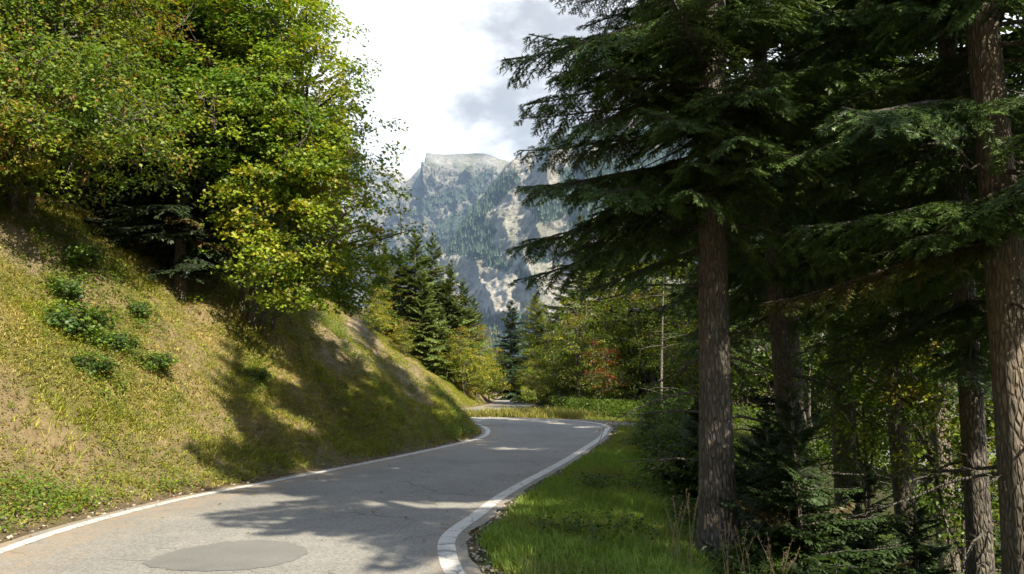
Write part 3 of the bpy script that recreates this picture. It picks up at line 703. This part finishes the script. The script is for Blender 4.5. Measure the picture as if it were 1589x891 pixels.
# slim broadleaf trees and saplings between the firs
slim = broadleaf('slim_tree', 9, [(0, 0, 5.6, 1.9, 1.9, 2.6), (.6, .3, 3.0, 1.3, 1.3, 1.3)], 420, 26, .085, GREEN, [3, 4, 3, 1.5, .4], 31, stems=((0, 0, .5, .2, .055), (.25, .1, -.7, .3, .04), (-.1, .2, 1.1, -.3, .035)), trunk_c=(.10, .085, .07))
place(slim, xat(1462, 12.2), 12.2, label='slim dark many stemmed broadleaf tree between the two right hand fir trunks', group='slim broadleaf trees in the fir forest')
SL = [(1345, 16.5, 1.0, .9, 'bright green broadleaf sapling in the sunlit gap of the forest'), (1270, 34, 2.4, 2.3, 'leafy broadleaf tree glowing behind the pale thin fir trunk'), (1400, 38, 4, 2.4, 'sunlit broadleaf tree low behind the forest gap'),
      (1530, 33, 5, 2.2, 'broadleaf tree seen between the slim grey trunk and the mottled trunk'), (1590, 42, .5, 2.5, 'far broadleaf tree on the slope right of the mottled trunk'), (1160, 38, 3.2, 1.9, 'sunlit broadleaf tree behind the big front fir'), (1330, 46, 3.7, 2.6, 'far pale broadleaf crown low in the middle of the forest gap')]
for px, Y, rz, s, lb in SL:
    x = xat(px, Y); copy_thing(slim, (x, Y, H1(x, Y)), rz, s, lb, 'tree', 'slim broadleaf trees in the fir forest')
young = conifer('young_fir', 2.6, 1.05, .05, 110, 'mid', 40, (.025, .048, .014), (.055, .09, .022), .03, top_pitch=40, low_pitch=0)
place(young, xat(1235, 9.0), 9.0, label='dense dark young fir right of the foot of the big verge fir', group='young firs under the forest')
for px, Y, rz, s, lb in [(1190, 11, 1, .9, 'small dark young fir close behind the foot of the big verge fir'), (1330, 10.4, 2, .85, 'dark young fir below the forest gap'), (1400, 9.3, 3, .8, 'dark young fir at the foot of the slim stems'), (1080, 14, 4, .8, 'low young fir left of the big verge fir trunk'), (1540, 12, 5, 1.0, 'young fir between the slim grey trunk and the mottled trunk')]:
    x = xat(px, Y); copy_thing(young, (x, Y, H1(x, Y)), rz, s, lb, 'tree', 'young firs under the forest')
# bushes along the edge of the verge
DG = [(.08, .14, .02), (.06, .11, .02), (.11, .17, .022), (.16, .21, .03)]
bush = broadleaf('bush', 1.5, [(0, 0, .55, .75, .75, .6)], 90, 26, .075, DG, [3, 3, 2, 1], 44, stems=((0, 0, .2, .1, .02), (.1, 0, -.4, .1, .015), (0, 0, .1, -.4, .015)), spread=.24, flat=.7)
place(bush, xat(1052, 14), 14, label='low dark bush on the verge edge in front of the big fir', cat='bush', group='bushes along the verge edge')
for px, Y, rz, s, lb in [(1066, 11.5, 1, .5, 'small bush touching the left side of the big fir trunk'), (1012, 18, 2, .7, 'bush on the verge edge halfway to the bend'), (1060, 18.5, 3, 1.1, 'taller bush left of the big fir trunk'), (1030, 23, 4, 1.1, 'green bush at the far end of the verge'), (1055, 26, 5, 1.6, 'broad bush beyond the verge near the gravel pull-off'),
                     (1150, 8.6, .6, .6, 'low bush right of the foot of the big fir'), (1290, 8.2, 1.9, .7, 'low bush in front of the young firs'), (1440, 8.4, 2.9, .7, 'low bush at the bottom edge under the slim stems')]:
    x = xat(px, Y); copy_thing(bush, (x, Y, H1(x, Y)), rz, s, lb, 'bush', 'bushes along the verge edge')

# ------------------------------------------------------------------ trees round the far bend, right
pale = [(.10, .13, .03), (.13, .15, .025), (.085, .115, .03), (.16, .15, .03)]
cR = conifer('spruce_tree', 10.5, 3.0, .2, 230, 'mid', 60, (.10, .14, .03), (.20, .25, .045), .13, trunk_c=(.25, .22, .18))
place(cR, xat(905, 54), 54, label='broad pale green conifer rising right of the far bend', scale=1.3)
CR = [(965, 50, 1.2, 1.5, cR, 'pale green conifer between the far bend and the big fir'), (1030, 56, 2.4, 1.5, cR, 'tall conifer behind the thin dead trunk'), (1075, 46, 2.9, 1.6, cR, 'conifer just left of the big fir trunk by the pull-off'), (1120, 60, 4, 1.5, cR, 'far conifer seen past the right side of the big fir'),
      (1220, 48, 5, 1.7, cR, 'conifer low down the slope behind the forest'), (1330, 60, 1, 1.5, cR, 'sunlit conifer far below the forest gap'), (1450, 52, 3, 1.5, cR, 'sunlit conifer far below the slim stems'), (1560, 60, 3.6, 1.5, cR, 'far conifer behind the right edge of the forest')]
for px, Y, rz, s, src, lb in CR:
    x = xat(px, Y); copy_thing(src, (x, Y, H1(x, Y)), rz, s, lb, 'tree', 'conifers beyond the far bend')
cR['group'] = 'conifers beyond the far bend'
cD = conifer('spruce_tree', 9.5, 2.3, .1, 240, 'mid', 61, (.03, .06, .026), (.06, .10, .03), .12, power=.6)
place(cD, xat(791, 74), 74, label='dark blue green spruce at the centre where the road disappears', scale=1.0)
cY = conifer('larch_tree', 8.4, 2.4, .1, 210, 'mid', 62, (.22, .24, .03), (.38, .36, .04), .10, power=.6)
place(cY, xat(828, 60), 60, label='yellow green larch right of the dark central spruce')
hazel = broadleaf('hazel_bush', 6, [(0, 0, 3.2, 2.0, 1.8, 2.7), (1.3, 0, 1.6, 1.3, 1.2, 1.3), (-1.3, 0, 1.3, 1.1, 1, 1.1)], 300, 26, .10, [(.18, .24, .025), (.13, .20, .022), (.26, .29, .03), (.30, .22, .04)], [3, 3, 2.5, .6], 63, stems=((0, 0, .5, .2, .04), (.2, 0, -.8, .2, .03), (-.1, 0, 1.2, -.2, .03)))
place(hazel, xat(868, 46), 46, label='rounded green and yellow hazel right of the distant road', cat='bush', group='hazels round the far bend')
for px, Y, rz, s, lb in [(832, 45, 1, .62, 'low bright green hazel beside the distant road'), (905, 44, 2, 1.2, 'olive hazel in the middle of the far bend'), (965, 46, 3, 1.55, 'dark hazel right of the red leaved shrub'), (1012, 44, 4, 1.6, 'hazel at the back of the gravel pull-off'), (1062, 40, 5, 1.4, 'shaded hazel at the right end of the pull-off'), (855, 58, 5.5, 1.35, 'tall yellowing hazel behind the larch')]:
    x = xat(px, Y); copy_thing(hazel, (x, Y, H1(x, Y)), rz, s, lb, 'bush', 'hazels round the far bend')
red = broadleaf('red_shrub', 4.6, [(0, 0, 3.0, 1.1, 1.0, 1.2), (.3, 0, 1.8, 1.1, 1, .8)], 120, 22, .09, [(.42, .06, .03), (.30, .16, .03), (.18, .22, .03)], [1.0, .8, 4], 66, stems=((0, 0, .3, 0, .03), (.1, 0, -.5, .1, .025)))
place(red, xat(932, 40.5), 40.5, label='shrub with red autumn leaves above the far bend', cat='bush')
dead_g = G(); rr = np.random.default_rng(5)
snag = empty('dead_tree', (0, 0, 0)); q = np.linspace(0, 1, 9)
tube(dead_g, np.stack([.3 * q, .1 * np.sin(q * 4), -.4 + 7.4 * q], 1), np.linspace(.08, .02, 9), 8, (.25, .22, .19)); dead_g.build('trunk', M['bark'], snag, True)
dg = G()
for i in range(26):
    z = rr.uniform(1.2, 6.6); a = rr.random() * 6.28; L = rr.uniform(.4, 1.3); p = np.array([.3 * (z + .4) / 7.4, 0, z]); d = np.array([math.cos(a), math.sin(a), rr.uniform(-.2, .3)])
    tube(dg, np.stack([p, p + d * L * .5 + [0, 0, .04], p + d * L]), [.018, .012, .005], 4, (.22, .20, .17))
dg.build('branches', M['bark'], snag)
place(snag, xat(1024, 34), 34, label='thin grey dead trunk with bare twigs at the gravel pull-off')

# ------------------------------------------------------------------ second bank: firs and yellowing trees left of the distant road
cB = conifer('spruce_tree', 9.2, 2.3, .1, 240, 'mid', 70, (.08, .12, .025), (.22, .28, .04), .11, power=.7, top_pitch=40)
sb = 'spruces on the bank beyond the bend'
def top_to(px, py, Y, h):                            # scale so that the tip stands at the seen height
    x = xat(px, Y); z0 = H1(x, Y); zt = at(px, py, Y)[2]; return x, z0, (zt - z0) / h
x, z0, s = top_to(642, 356, 50, 9.2); place(cB, x, 50, label='tallest dark spruce on the bank beyond the bend', group=sb, scale=s)
for px, py, Y, rz, lb in [(668, 362, 53, 1, 'dark spruce touching the tallest one on its right'), (694, 404, 52, 2, 'spruce below and right of the tallest pair'), (716, 432, 55, 3, 'sunlit spruce in the middle of the descending row'), (735, 458, 60, 4, 'small spruce near the low end of the descending row'),
                          (618, 385, 50, 5, 'spruce left of the tallest one, half hidden by yellow leaves'), (655, 415, 49, 5.5, 'dark spruce in front of the tallest pair'), (682, 470, 50, .6, 'dark spruce standing low above the second bank'), (590, 372, 55, 2.2, 'spruce behind the big maple edge'), (705, 480, 58, 1.4, 'slim spruce low in the descending row')]:
    x, z0, s = top_to(px, py, Y, 9.2); copy_thing(cB, (x, Y, z0), rz, s, lb, 'tree', sb)
yel = broadleaf('yellowing_tree', 4.6, [(0, 0, 2.5, 1.5, 1.4, 1.9), (.6, 0, 1.1, 1.2, 1.1, .9)], 230, 26, .10, [(.24, .26, .025), (.16, .22, .022), (.36, .31, .03), (.30, .18, .04)], [3, 3.5, 1.8, .3], 72, stems=((0, 0, .3, .1, .035), (.1, 0, -.5, .1, .025)))
yb = 'yellowing broadleaf trees on the bank beyond the bend'
x, z0, s = top_to(744, 496, 55, 4.6); place(yel, x, 55, label='yellow green tree at the low right end of the second bank', group=yb, scale=s)
for px, py, Y, rz, lb in [(722, 500, 50, 1, 'leafy green tree on the second bank above the distant road'), (760, 520, 62, 2, 'small orange tinged tree beside the dark central spruce'), (700, 515, 51, 3, 'bushy green tree in the middle of the second bank'), (640, 462, 50, 4, 'yellow green tree on the crest right of the maple'),
                          (602, 420, 50, 5, 'bright yellow tree on the crest beside the maple'), (578, 440, 47, 5.6, 'yellow bush against the edge of the maple'), (668, 505, 49, .5, 'low orange and green bush below the spruces'), (625, 490, 47, 1.5, 'green bush low behind the crest of the first bank'), (740, 535, 52, 2.5, 'low bush over the far end of the bank')]:
    x, z0, s = top_to(px, py, Y, 4.6); copy_thing(yel, (x, Y, z0), rz, max(s, .35), lb, 'tree', yb)

# ------------------------------------------------------------------ left bank trees
maple = broadleaf('maple_tree', 11.5, [(-.3, 0, 5.6, 2.8, 3.0, 3.6), (1.5, -.6, 2.2, 2.3, 2.1, 2.2), (.5, -1.0, 1.3, 1.6, 1.1, 1.3), (-.3, 0, 8.6, 1.9, 2.1, 2.6), (-1.3, 0, 5.3, 2.1, 2.2, 2.4), (1.7, -.4, 4.4, 1.7, 1.6, 1.6)], 1750, 58, .088,
                  [(.10, .185, .02), (.15, .24, .02), (.21, .28, .02), (.30, .30, .022), (.32, .19, .03)], [3, 4, 3, .7, .05], 81,
                  stems=((0, 0, -.2, .2, .13), (.15, .1, 0.7, 0, .09), (-.15, .1, -1.5, .2, .08), (.3, .3, 1.2, .1, .06)), trunk_c=(.18, .165, .14), shape='maple', spread=.5, flat=.34, gap=.12)
place(maple, -6.15, 18.4, label='big leafy maple with several stems leaning out over the bank')
m2 = broadleaf('broadleaf_tree', 10, [(0, 0, 5.5, 3.0, 2.8, 3.6), (1.4, -1.3, 2.2, 2.2, 2.1, 1.9), (-1.6, -.8, 2.6, 2.0, 2.0, 2.2)], 1150, 42, .095,
               [(.10, .17, .018), (.14, .21, .02), (.19, .25, .02), (.27, .27, .025), (.27, .15, .035)], [4, 4, 2.5, 1.2, .4], 83, stems=((0, 0, .3, 0, .11), (.2, .1, 1.4, -.3, .07), (-.2, 0, -1.4, -.2, .07)), spread=.48, gap=.1, catkins=0)
m1 = broadleaf('hornbeam_tree', 9, [(0, 0, 4.4, 2.7, 2.6, 3.4), (1.7, -1.3, 1.4, 2.2, 2.0, 1.5), (-1.6, -1.4, 1.5, 2.2, 2.0, 2.0), (0, -1.8, 1.2, 1.8, 1.2, 1.3)], 1550, 40, .085,
               [(.10, .17, .02), (.13, .20, .02), (.18, .23, .022), (.27, .24, .035), (.28, .15, .04)], [4, 4, 3, 1.5, .6], 85, stems=((0, 0, .4, -.3, .10), (.2, .1, 1.5, -.6, .07), (-.2, 0, -1.4, -.4, .07)), spread=.45, gap=.1, catkins=260)
place(m1, -9.6, 14.6, label='hornbeam hung with dry brown seed bunches over the top of the bank', group='broadleaf trees on top of the first bank')
m2['group'] = 'broadleaf trees on top of the first bank'
place(m2, -9.8, 20.6, label='green broadleaf tree between the hornbeam and the big maple')
LT = [(m1, -12.3, 12.2, 2.0, 1.0, 'seed hung hornbeam at the upper left edge of the view'), (m1, -12.5, 17.5, 4.1, 1.15, 'hornbeam behind the seed hung front one'), (m2, -10.5, 22.5, 1.0, 1.2, 'taller green broadleaf tree in the second row above the bank'),
      (m2, -14.5, 22, 2.5, 1.3, 'broadleaf tree high on the hillside at the upper left'), (m2, -8.0, 26, 4.4, .85, 'broadleaf tree behind the big maple'), (m1, -14.5, 10.0, .7, 1.0, 'hornbeam outside the left edge of the view'), (m2, -18.5, 17.5, 5, 1.3, 'broadleaf tree far up the hillside on the left')]
for src, x, y, rz, s, lb in LT: copy_thing(src, (x, y, H1(x, y)), rz, s, lb, 'tree', 'broadleaf trees on top of the first bank')
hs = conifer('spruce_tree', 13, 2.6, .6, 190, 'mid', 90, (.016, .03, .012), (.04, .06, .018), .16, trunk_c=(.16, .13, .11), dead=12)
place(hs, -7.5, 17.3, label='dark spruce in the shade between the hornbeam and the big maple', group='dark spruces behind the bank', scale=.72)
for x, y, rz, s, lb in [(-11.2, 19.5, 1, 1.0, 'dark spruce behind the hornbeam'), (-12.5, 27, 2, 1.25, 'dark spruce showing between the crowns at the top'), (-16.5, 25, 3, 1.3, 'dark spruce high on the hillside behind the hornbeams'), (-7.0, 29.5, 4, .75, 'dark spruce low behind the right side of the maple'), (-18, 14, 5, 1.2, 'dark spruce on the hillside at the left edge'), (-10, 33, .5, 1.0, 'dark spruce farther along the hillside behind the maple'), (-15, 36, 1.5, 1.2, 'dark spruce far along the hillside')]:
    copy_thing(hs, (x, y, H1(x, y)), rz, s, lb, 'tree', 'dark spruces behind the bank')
# shrubs on the bank
bs = broadleaf('bank_shrub', .8, [(0, 0, .3, .45, .55, .3), (.15, .4, .35, .3, .3, .25), (-.1, -.45, .15, .35, .3, .2)], 60, 20, .075, [(.085, .15, .03), (.06, .12, .03), (.16, .24, .03)], [3, 2, 2], 95, stems=((0, 0, .1, .1, .012), (.05, 0, -.3, .1, .01)), spread=.2, flat=.7, shape='maple', gap=-.3)
def on_bank(px, py):                                 # where the ray through a pixel meets the ground
    d = ray(px, py); t = np.linspace(5, 60, 2200); P = np.array([0, 0, EYE]) + d * t[:, None]; z = height(P[:, 0], P[:, 1]); k = np.argmax(P[:, 2] < z); return P[k]
BS = [(118, 520, 0, .95, 'large dark green leafy shrub in the middle of the bare strip of bank'), (98, 465, 1, .75, 'dark shrub above the large one on the bank'), (138, 580, 2, .6, 'small dark shrub below the large one on the bank'), (182, 545, 3, .6, 'brighter green shrub right of the large dark one'),
      (125, 415, 4, .75, 'dark shrub just below the hornbeam shade'), (235, 575, 5, .6, 'low green shrub spreading on the grassy middle of the bank'), (215, 490, .6, .5, 'small green shrub above the grassy middle of the bank'), (395, 590, 1.6, .5, 'small green shrub on the bank below the maple'),      ]
for i, (px, py, rz, s, lb) in enumerate(BS):
    p = on_bank(px, py); c = bs if i == 0 else bs.copy()
    if i: c = copy_thing(bs, p, rz, s, lb, 'shrub', 'leafy shrubs growing on the bank')
    else: c.location = tuple(p); c.scale = (s,)*3; tag(c, lb, 'shrub', 'leafy shrubs growing on the bank')

# ------------------------------------------------------------------ grass
def blades(g, P, n_per, hgt, wid, cols, r, lean=.35, tilt=None):
    n = len(P) * n_per; k = np.repeat(np.arange(len(P)), n_per)
    b = P[k] + np.concatenate([r.normal(0, .025, (n, 2)), np.zeros((n, 1))], 1)
    h = (np.broadcast_to(hgt, (len(P),))[k] * r.uniform(.5, 1.2, n))[:, None]
    a = r.random(n) * 2 * math.pi; D = np.stack([np.cos(a) * lean * r.random(n), np.sin(a) * lean * r.random(n), np.ones(n)], 1)
    if tilt is not None: D = D + tilt
    S = np.stack([np.cos(a + 1.57), np.sin(a + 1.57), np.zeros(n)], 1) * wid * .5
    m = b + D * h * .6; t = b + D * h + np.stack([np.cos(a), np.sin(a), -np.ones(n) * .3], 1) * h * .3
    V = np.stack([b - S, b + S, m + S * .7, m - S * .7, t], 1).reshape(-1, 3); i = np.arange(n)[:, None] * 5
    c = cols[k] * r.uniform(.7, 1.3, (n, 1))
    g.add(V, (i + [[0, 1, 2, 3]]).reshape(-1, 4), c); g.add(np.zeros((0, 3)), np.zeros((0, 3), int))
    g.v.append(np.zeros((0, 3), np.float32)); g.f.append((i + [[3, 2, 4]]).reshape(-1, 3) + (g.n - len(V))); g.c.append(c.astype(np.float32))
def scatter(n, x0, x1, y0, y1, seed):
    r = np.random.default_rng(seed); x = r.uniform(x0, x1, n); y = r.uniform(y0, y1, n); z, off, side, idx = height(x, y, True)
    return np.stack([x, y, z], 1), off, side, r
def bank_grass():
    P, off, side, r = scatter(360000, -15, 1, 3.5, 56, 201)
    n1 = fbm(P[:, 0] * .5, P[:, 1] * .5, P[:, 2] * .5, o=4, seed=61)       # the same soil patches as the ground
    n2 = fbm(P[:, 0] * 1.1, P[:, 1] * 1.1, P[:, 2] * 1.1, o=4, seed=203)
    near = np.clip(1.15 - P[:, 1] / 60, .25, 1)
    keep = (side > 0) & (off > .22 + .15 * n2) & (off < 7.2) & (r.random(len(P)) < (1 - .82 * sstep(-.12, .3, n1 + n2 * .25)) * near) & (r.random(len(P)) < .25 + .75 * sstep(.1, .6, off)) & (r.random(len(P)) > .84 * sstep(.3, .7, bare(P[:, 0], P[:, 1])))
    P = P[keep]; n2 = n2[keep]; o = off[keep]; u = r.random(len(P))
    straw = np.array([.48, .42, .13]); tan = np.array([.42, .32, .14]); grn = np.array([.19, .24, .03]); yel = np.array([.38, .38, .05])
    low = 1 - sstep(.5, 2.5, o); gm = sstep(-.4, .25, n2 + .45 * (u - .5) + low * .3)[:, None]
    c = (straw * (1 - u[:, None]) + tan * u[:, None]) * (1 - gm) + (grn * u[:, None] + yel * (1 - u[:, None])) * gm
    g = G(); blades(g, P, 5, (.045 + .045 * r.random(len(P)) + .08 * low * r.random(len(P))) * (.8 + .9 * sstep(.1, .6, n2)), .013, c, r, lean=1.3, tilt=np.array([.35, -.15, 0]))
    tag(g.build('bank_grass', M['grass']), 'dry straw coloured grass and moss covering the steep bank left of the road', 'grass', kind='stuff')
    # leafy weeds between the grass
    P, off, side, r = scatter(150000, -14, 1, 3.5, 50, 205)
    n2 = fbm(P[:, 0] * .8, P[:, 1] * .8, P[:, 2] * .8, o=4, seed=207); low = 1 - sstep(.3, 2.2, off)
    keep = (side > 0) & (off > .3) & (off < 6.8) & (n2 + low * .22 + r.normal(0, .14, len(P)) > -.10); P = P[keep]; m = 9; k = np.repeat(np.arange(len(P)), m)
    Q = P[k] + np.concatenate([r.normal(0, .06, (len(k), 2)), r.uniform(.01, .13, (len(k), 1))], 1); nr = np.stack([r.normal(.25, .45, len(k)), r.normal(-.1, .45, len(k)), np.ones(len(k))], 1)
    pal = np.array([(.17, .21, .025), (.24, .26, .03), (.11, .16, .025), (.32, .26, .06)]); c = pal[r.choice(4, len(P), p=[.35, .3, .25, .1])][k] * r.uniform(.7, 1.3, (len(k), 1))
    g = G(); leaves(g, Q, nr, .036, c, r); tag(g.build('bank_weeds', M['leaf']), 'low yellow green weeds scattered through the dry grass of the bank', 'weeds', kind='stuff')
    # taller leafy herbs in patches and round the shrubs
    P, off, side, r = scatter(60000, -14, 1, 3.5, 45, 251); n3 = fbm(P[:, 0] * .55, P[:, 1] * .55, P[:, 2] * .55, o=4, seed=253)
    near = np.zeros(len(P))
    for (px, py, rz, s_, lb) in BS: b = on_bank(px, py); near = np.maximum(near, np.exp(-((P[:, :2] - b[:2])**2).sum(1) / .45))
    keep = (side > 0) & (off > .25) & (off < 7.5) & (n3 + .75 * near + .25 * (1 - sstep(.2, 1.2, off)) + r.normal(0, .08, len(P)) > .34); P = P[keep]; m = 10; k = np.repeat(np.arange(len(P)), m)
    Q = P[k] + np.concatenate([r.normal(0, .09, (len(k), 2)), r.uniform(.03, .24, (len(k), 1))], 1); nr = np.stack([r.normal(.3, .4, len(k)), r.normal(-.15, .4, len(k)), np.ones(len(k))], 1)
    pal = np.array([(.12, .20, .025), (.18, .26, .03), (.09, .155, .025)]); c = pal[r.integers(0, 3, len(P))][k] * r.uniform(.7, 1.3, (len(k), 1))
    g = G(); leaves(g, Q, nr, .055, c, r); tag(g.build('bank_herbs', M['leaf']), 'patches of taller green herbs on the bank and at its foot', 'herbs', kind='stuff')
bank_grass()
def stones():
    P, off, side, r = scatter(110000, -7, 5, 3, 34, 231); keep = ((side > 0) & (off > -.02) & (off < .5 + 2.2 * bare(P[:, 0], P[:, 1])) & (r.random(len(P)) < .5)) | ((side < 0) & (off > .02) & (off < .38)); P = P[keep]; n = len(P)
    t = (1 + 5 ** .5) / 2; ico = np.array([(-1,t,0),(1,t,0),(-1,-t,0),(1,-t,0),(0,-1,t),(0,1,t),(0,-1,-t),(0,1,-t),(t,0,-1),(t,0,1),(-t,0,-1),(-t,0,1)]) / 1.9
    fc = np.array([(0,11,5),(0,5,1),(0,1,7),(0,7,10),(0,10,11),(1,5,9),(5,11,4),(11,10,2),(10,7,6),(7,1,8),(3,9,4),(3,4,2),(3,2,6),(3,6,8),(3,8,9),(4,9,5),(2,4,11),(6,2,10),(8,6,7),(9,8,1)])
    sz = .008 + .03 * r.random(n) ** 5; V = P[:, None] + ico[None] * sz[:, None, None] * r.uniform(.5, 1.3, (n, 12, 1)) * [1, 1, .7]
    i = np.arange(n)[:, None, None] * 12; c = np.array([.36, .31, .25]) * r.uniform(.5, 1.3, (n, 1))
    g = G(); g.add(V.reshape(-1, 3), (i + fc[None]).reshape(-1, 3), np.repeat(c, 20, 0)); tag(g.build('gravel', M['plain']), 'crumbs of stone and soil lying along both road edges and under the bank', 'gravel', kind='stuff')
stones()
def fallen():
    P, off, side, r = scatter(60000, -13, 8, 3, 34, 241)
    keep = ((side > 0) & (off > -.5) & (off < 7) & (r.random(len(P)) < .22)) | ((side < 0) & (off > -.5) & (off < 5) & (r.random(len(P)) < .16)) | ((off < 0) & (r.random(len(P)) < .02)); P = P[keep] + [0, 0, .02]; n = len(P); P[:, 2] += np.where(off[keep] > .3, .04 * r.random(n), 0)
    pal = np.array([(.34, .24, .06), (.26, .14, .06), (.17, .10, .05), (.38, .32, .10)]); nr = np.stack([r.normal(.15, .3, n), r.normal(0, .3, n), np.ones(n)], 1)
    g = G(); leaves(g, P, nr, .055, pal[r.integers(0, 4, n)], r, 'maple'); tag(g.build('fallen_leaves', M['leaf']), 'dry fallen leaves scattered over bank, road edges and verge', 'leaves', kind='stuff')
fallen()
def verge_grass():
    P, off, side, r = scatter(250000, -4, 9, 4.0, 42, 211)
    n2 = fbm(P[:, 0] * 1.2, P[:, 1] * 1.2, o=4, seed=213)
    gravel = sstep(27.5, 29, P[:, 1]) * (1 - sstep(35.5, 37, P[:, 1]))
    keep = (side < 0) & (off > .30 + .12 * n2) & (off < 5.5) & (r.random(len(P)) < np.clip(1 - (off - 2.6) / 3, .12, 1)) & (r.random(len(P)) < np.clip(1.1 - P[:, 1] / 45, .3, 1)) & ((gravel < .5) | (off > 3) )
    P = P[keep]; n2 = n2[keep]; o = off[keep]; u = r.random((len(P), 1))
    c = np.array([.155, .275, .033]) * (1 - u) + np.array([.24, .33, .05]) * u
    c = c + (np.array([.22, .19, .07]) - c) * (sstep(.05, .5, n2)[:, None] * .5 + .5 * (u > .9))
    c = c + (np.array([.20, .20, .04]) - c) * (sstep(18, 22, P[:, 1])[:, None] * .6)
    g = G(); blades(g, P, 5, .07 + .09 * r.random(len(P)) + .06 * sstep(1.5, 3, o), .010, c, r, lean=.9)
    tag(g.build('verge_grass', M['grass']), 'fresh green grass of the road verge in front of the firs', 'grass', kind='stuff')
    P, off, side, r = scatter(16000, 0, 8, 4.5, 34, 215); keep = (side < 0) & (off > .8) & (off < 5.5) & (fbm(P[:, 0], P[:, 1], o=3, seed=217) + .3 * sstep(1.5, 3, off) > .12) & (P[:, 1] < 27); P = P[keep]; m = 8; k = np.repeat(np.arange(len(P)), m)
    Q = P[k] + np.concatenate([r.normal(0, .07, (len(k), 2)), r.uniform(.02, .2, (len(k), 1))], 1); nr = np.stack([r.normal(0, .45, len(k)), r.normal(0, .45, len(k)), np.ones(len(k))], 1)
    g = G(); leaves(g, Q, nr, .06, np.array([.05, .09, .018]) * r.uniform(.6, 1.7, (len(k), 1)), r); tag(g.build('verge_weeds', M['leaf']), 'low dark leafy weeds along the outer edge of the verge', 'weeds', kind='stuff')
    # tall dry grass at the tip of land between the two arms of the road
    P, off, side, r = scatter(9000, -3.5, 6, 33.8, 40.5, 219); keep = (side < 0) & (off > .25) & (((P[:, 0] - 1.4) / 3.4)**2 + ((P[:, 1] - 36.6) / 2.6)**2 + .9 * fbm(P[:, 0] * .9, P[:, 1] * .9, o=3, seed=220) + .25 * r.random(len(P)) < .95); P = P[keep]; u = r.random((len(P), 1))
    g = G(); blades(g, P, 6, .12 + .42 * r.random(len(P)) ** 2, .02, np.array([.36, .31, .09]) * (1 - u) + np.array([.17, .19, .03]) * u, r, lean=.5); tag(g.build('tall_grass', M['grass']), 'tall yellow grass on the outside of the far bend', 'grass', kind='stuff')
verge_grass()
# forest floor cover
def undergrowth():
    P, off, side, r = scatter(90000, 2, 44, 4.5, 60, 221); keep = (side < 0) & (off > 3.4) & (fbm(P[:, 0] * .5, P[:, 1] * .5, o=3, seed=223) > -.15); P = P[keep]; m = 7; k = np.repeat(np.arange(len(P)), m)
    Q = P[k] + np.concatenate([r.normal(0, .16, (len(k), 2)), r.uniform(.03, .95, (len(k), 1))], 1); nr = np.stack([r.normal(0, .45, len(k)), r.normal(0, .45, len(k)), np.ones(len(k))], 1)
    g = G(); leaves(g, Q, nr, .10, np.array([.08, .13, .018]) * r.uniform(.6, 1.8, (len(k), 1)), r); tag(g.build('undergrowth', M['leaf']), 'leafy undergrowth on the steep forest floor below the verge', 'undergrowth', kind='stuff')
undergrowth()
# tall dry stalks by the foot of the big fir
def stalks(seed, n):
    r = np.random.default_rng(seed); g = G(); root = empty('dry_grass_clump', (0, 0, 0)); hd = g
    for i in range(n):
        a = r.random() * 6.28; q = np.linspace(0, 1, 8)[:, None]; h = r.uniform(.55, 1.0); d = np.array([math.cos(a), math.sin(a), 0]); b = r.uniform(.1, .35)
        P = np.concatenate([r.normal(0, .08, 2), [0]]) + d * b * h * q**2.2 + np.array([0, 0, h]) * q; tube(g, P, np.linspace(.004, .0018, 8), 4, (.42, .35, .22))
        t = r.uniform(.72, 1, 26)[:, None]; Q = P[0] * 0 + np.stack([np.interp(t[:, 0], q[:, 0], P[:, k]) for k in range(3)], 1); D = r.normal(0, .5, (26, 3)) + [0, 0, 1]; D /= np.linalg.norm(D, axis=1)[:, None]
        V, F_ = rhombs(Q, D, r.normal(size=(26, 3)), .035, .009); hd.add(V, F_, (.40, .30, .20))
    g.build('stalks', M['grass'], root); return root
st = stalks(1, 9); place(st, xat(1135, 8.3), 8.3, label='clump of tall pale dry grass stalks right of the foot of the big fir', cat='grass clump', group='tall dry grass clumps')
for px, Y, rz, lb in [(1200, 7.6, 1, 'tall dry grass stalks rising between the fir foot and the young fir'), (1050, 8.2, 3, 'dry grass stalks left of the foot of the big fir')]:
    x = xat(px, Y); copy_thing(st, (x, Y, H1(x, Y)), rz, .9, lb, 'grass clump', 'tall dry grass clumps')
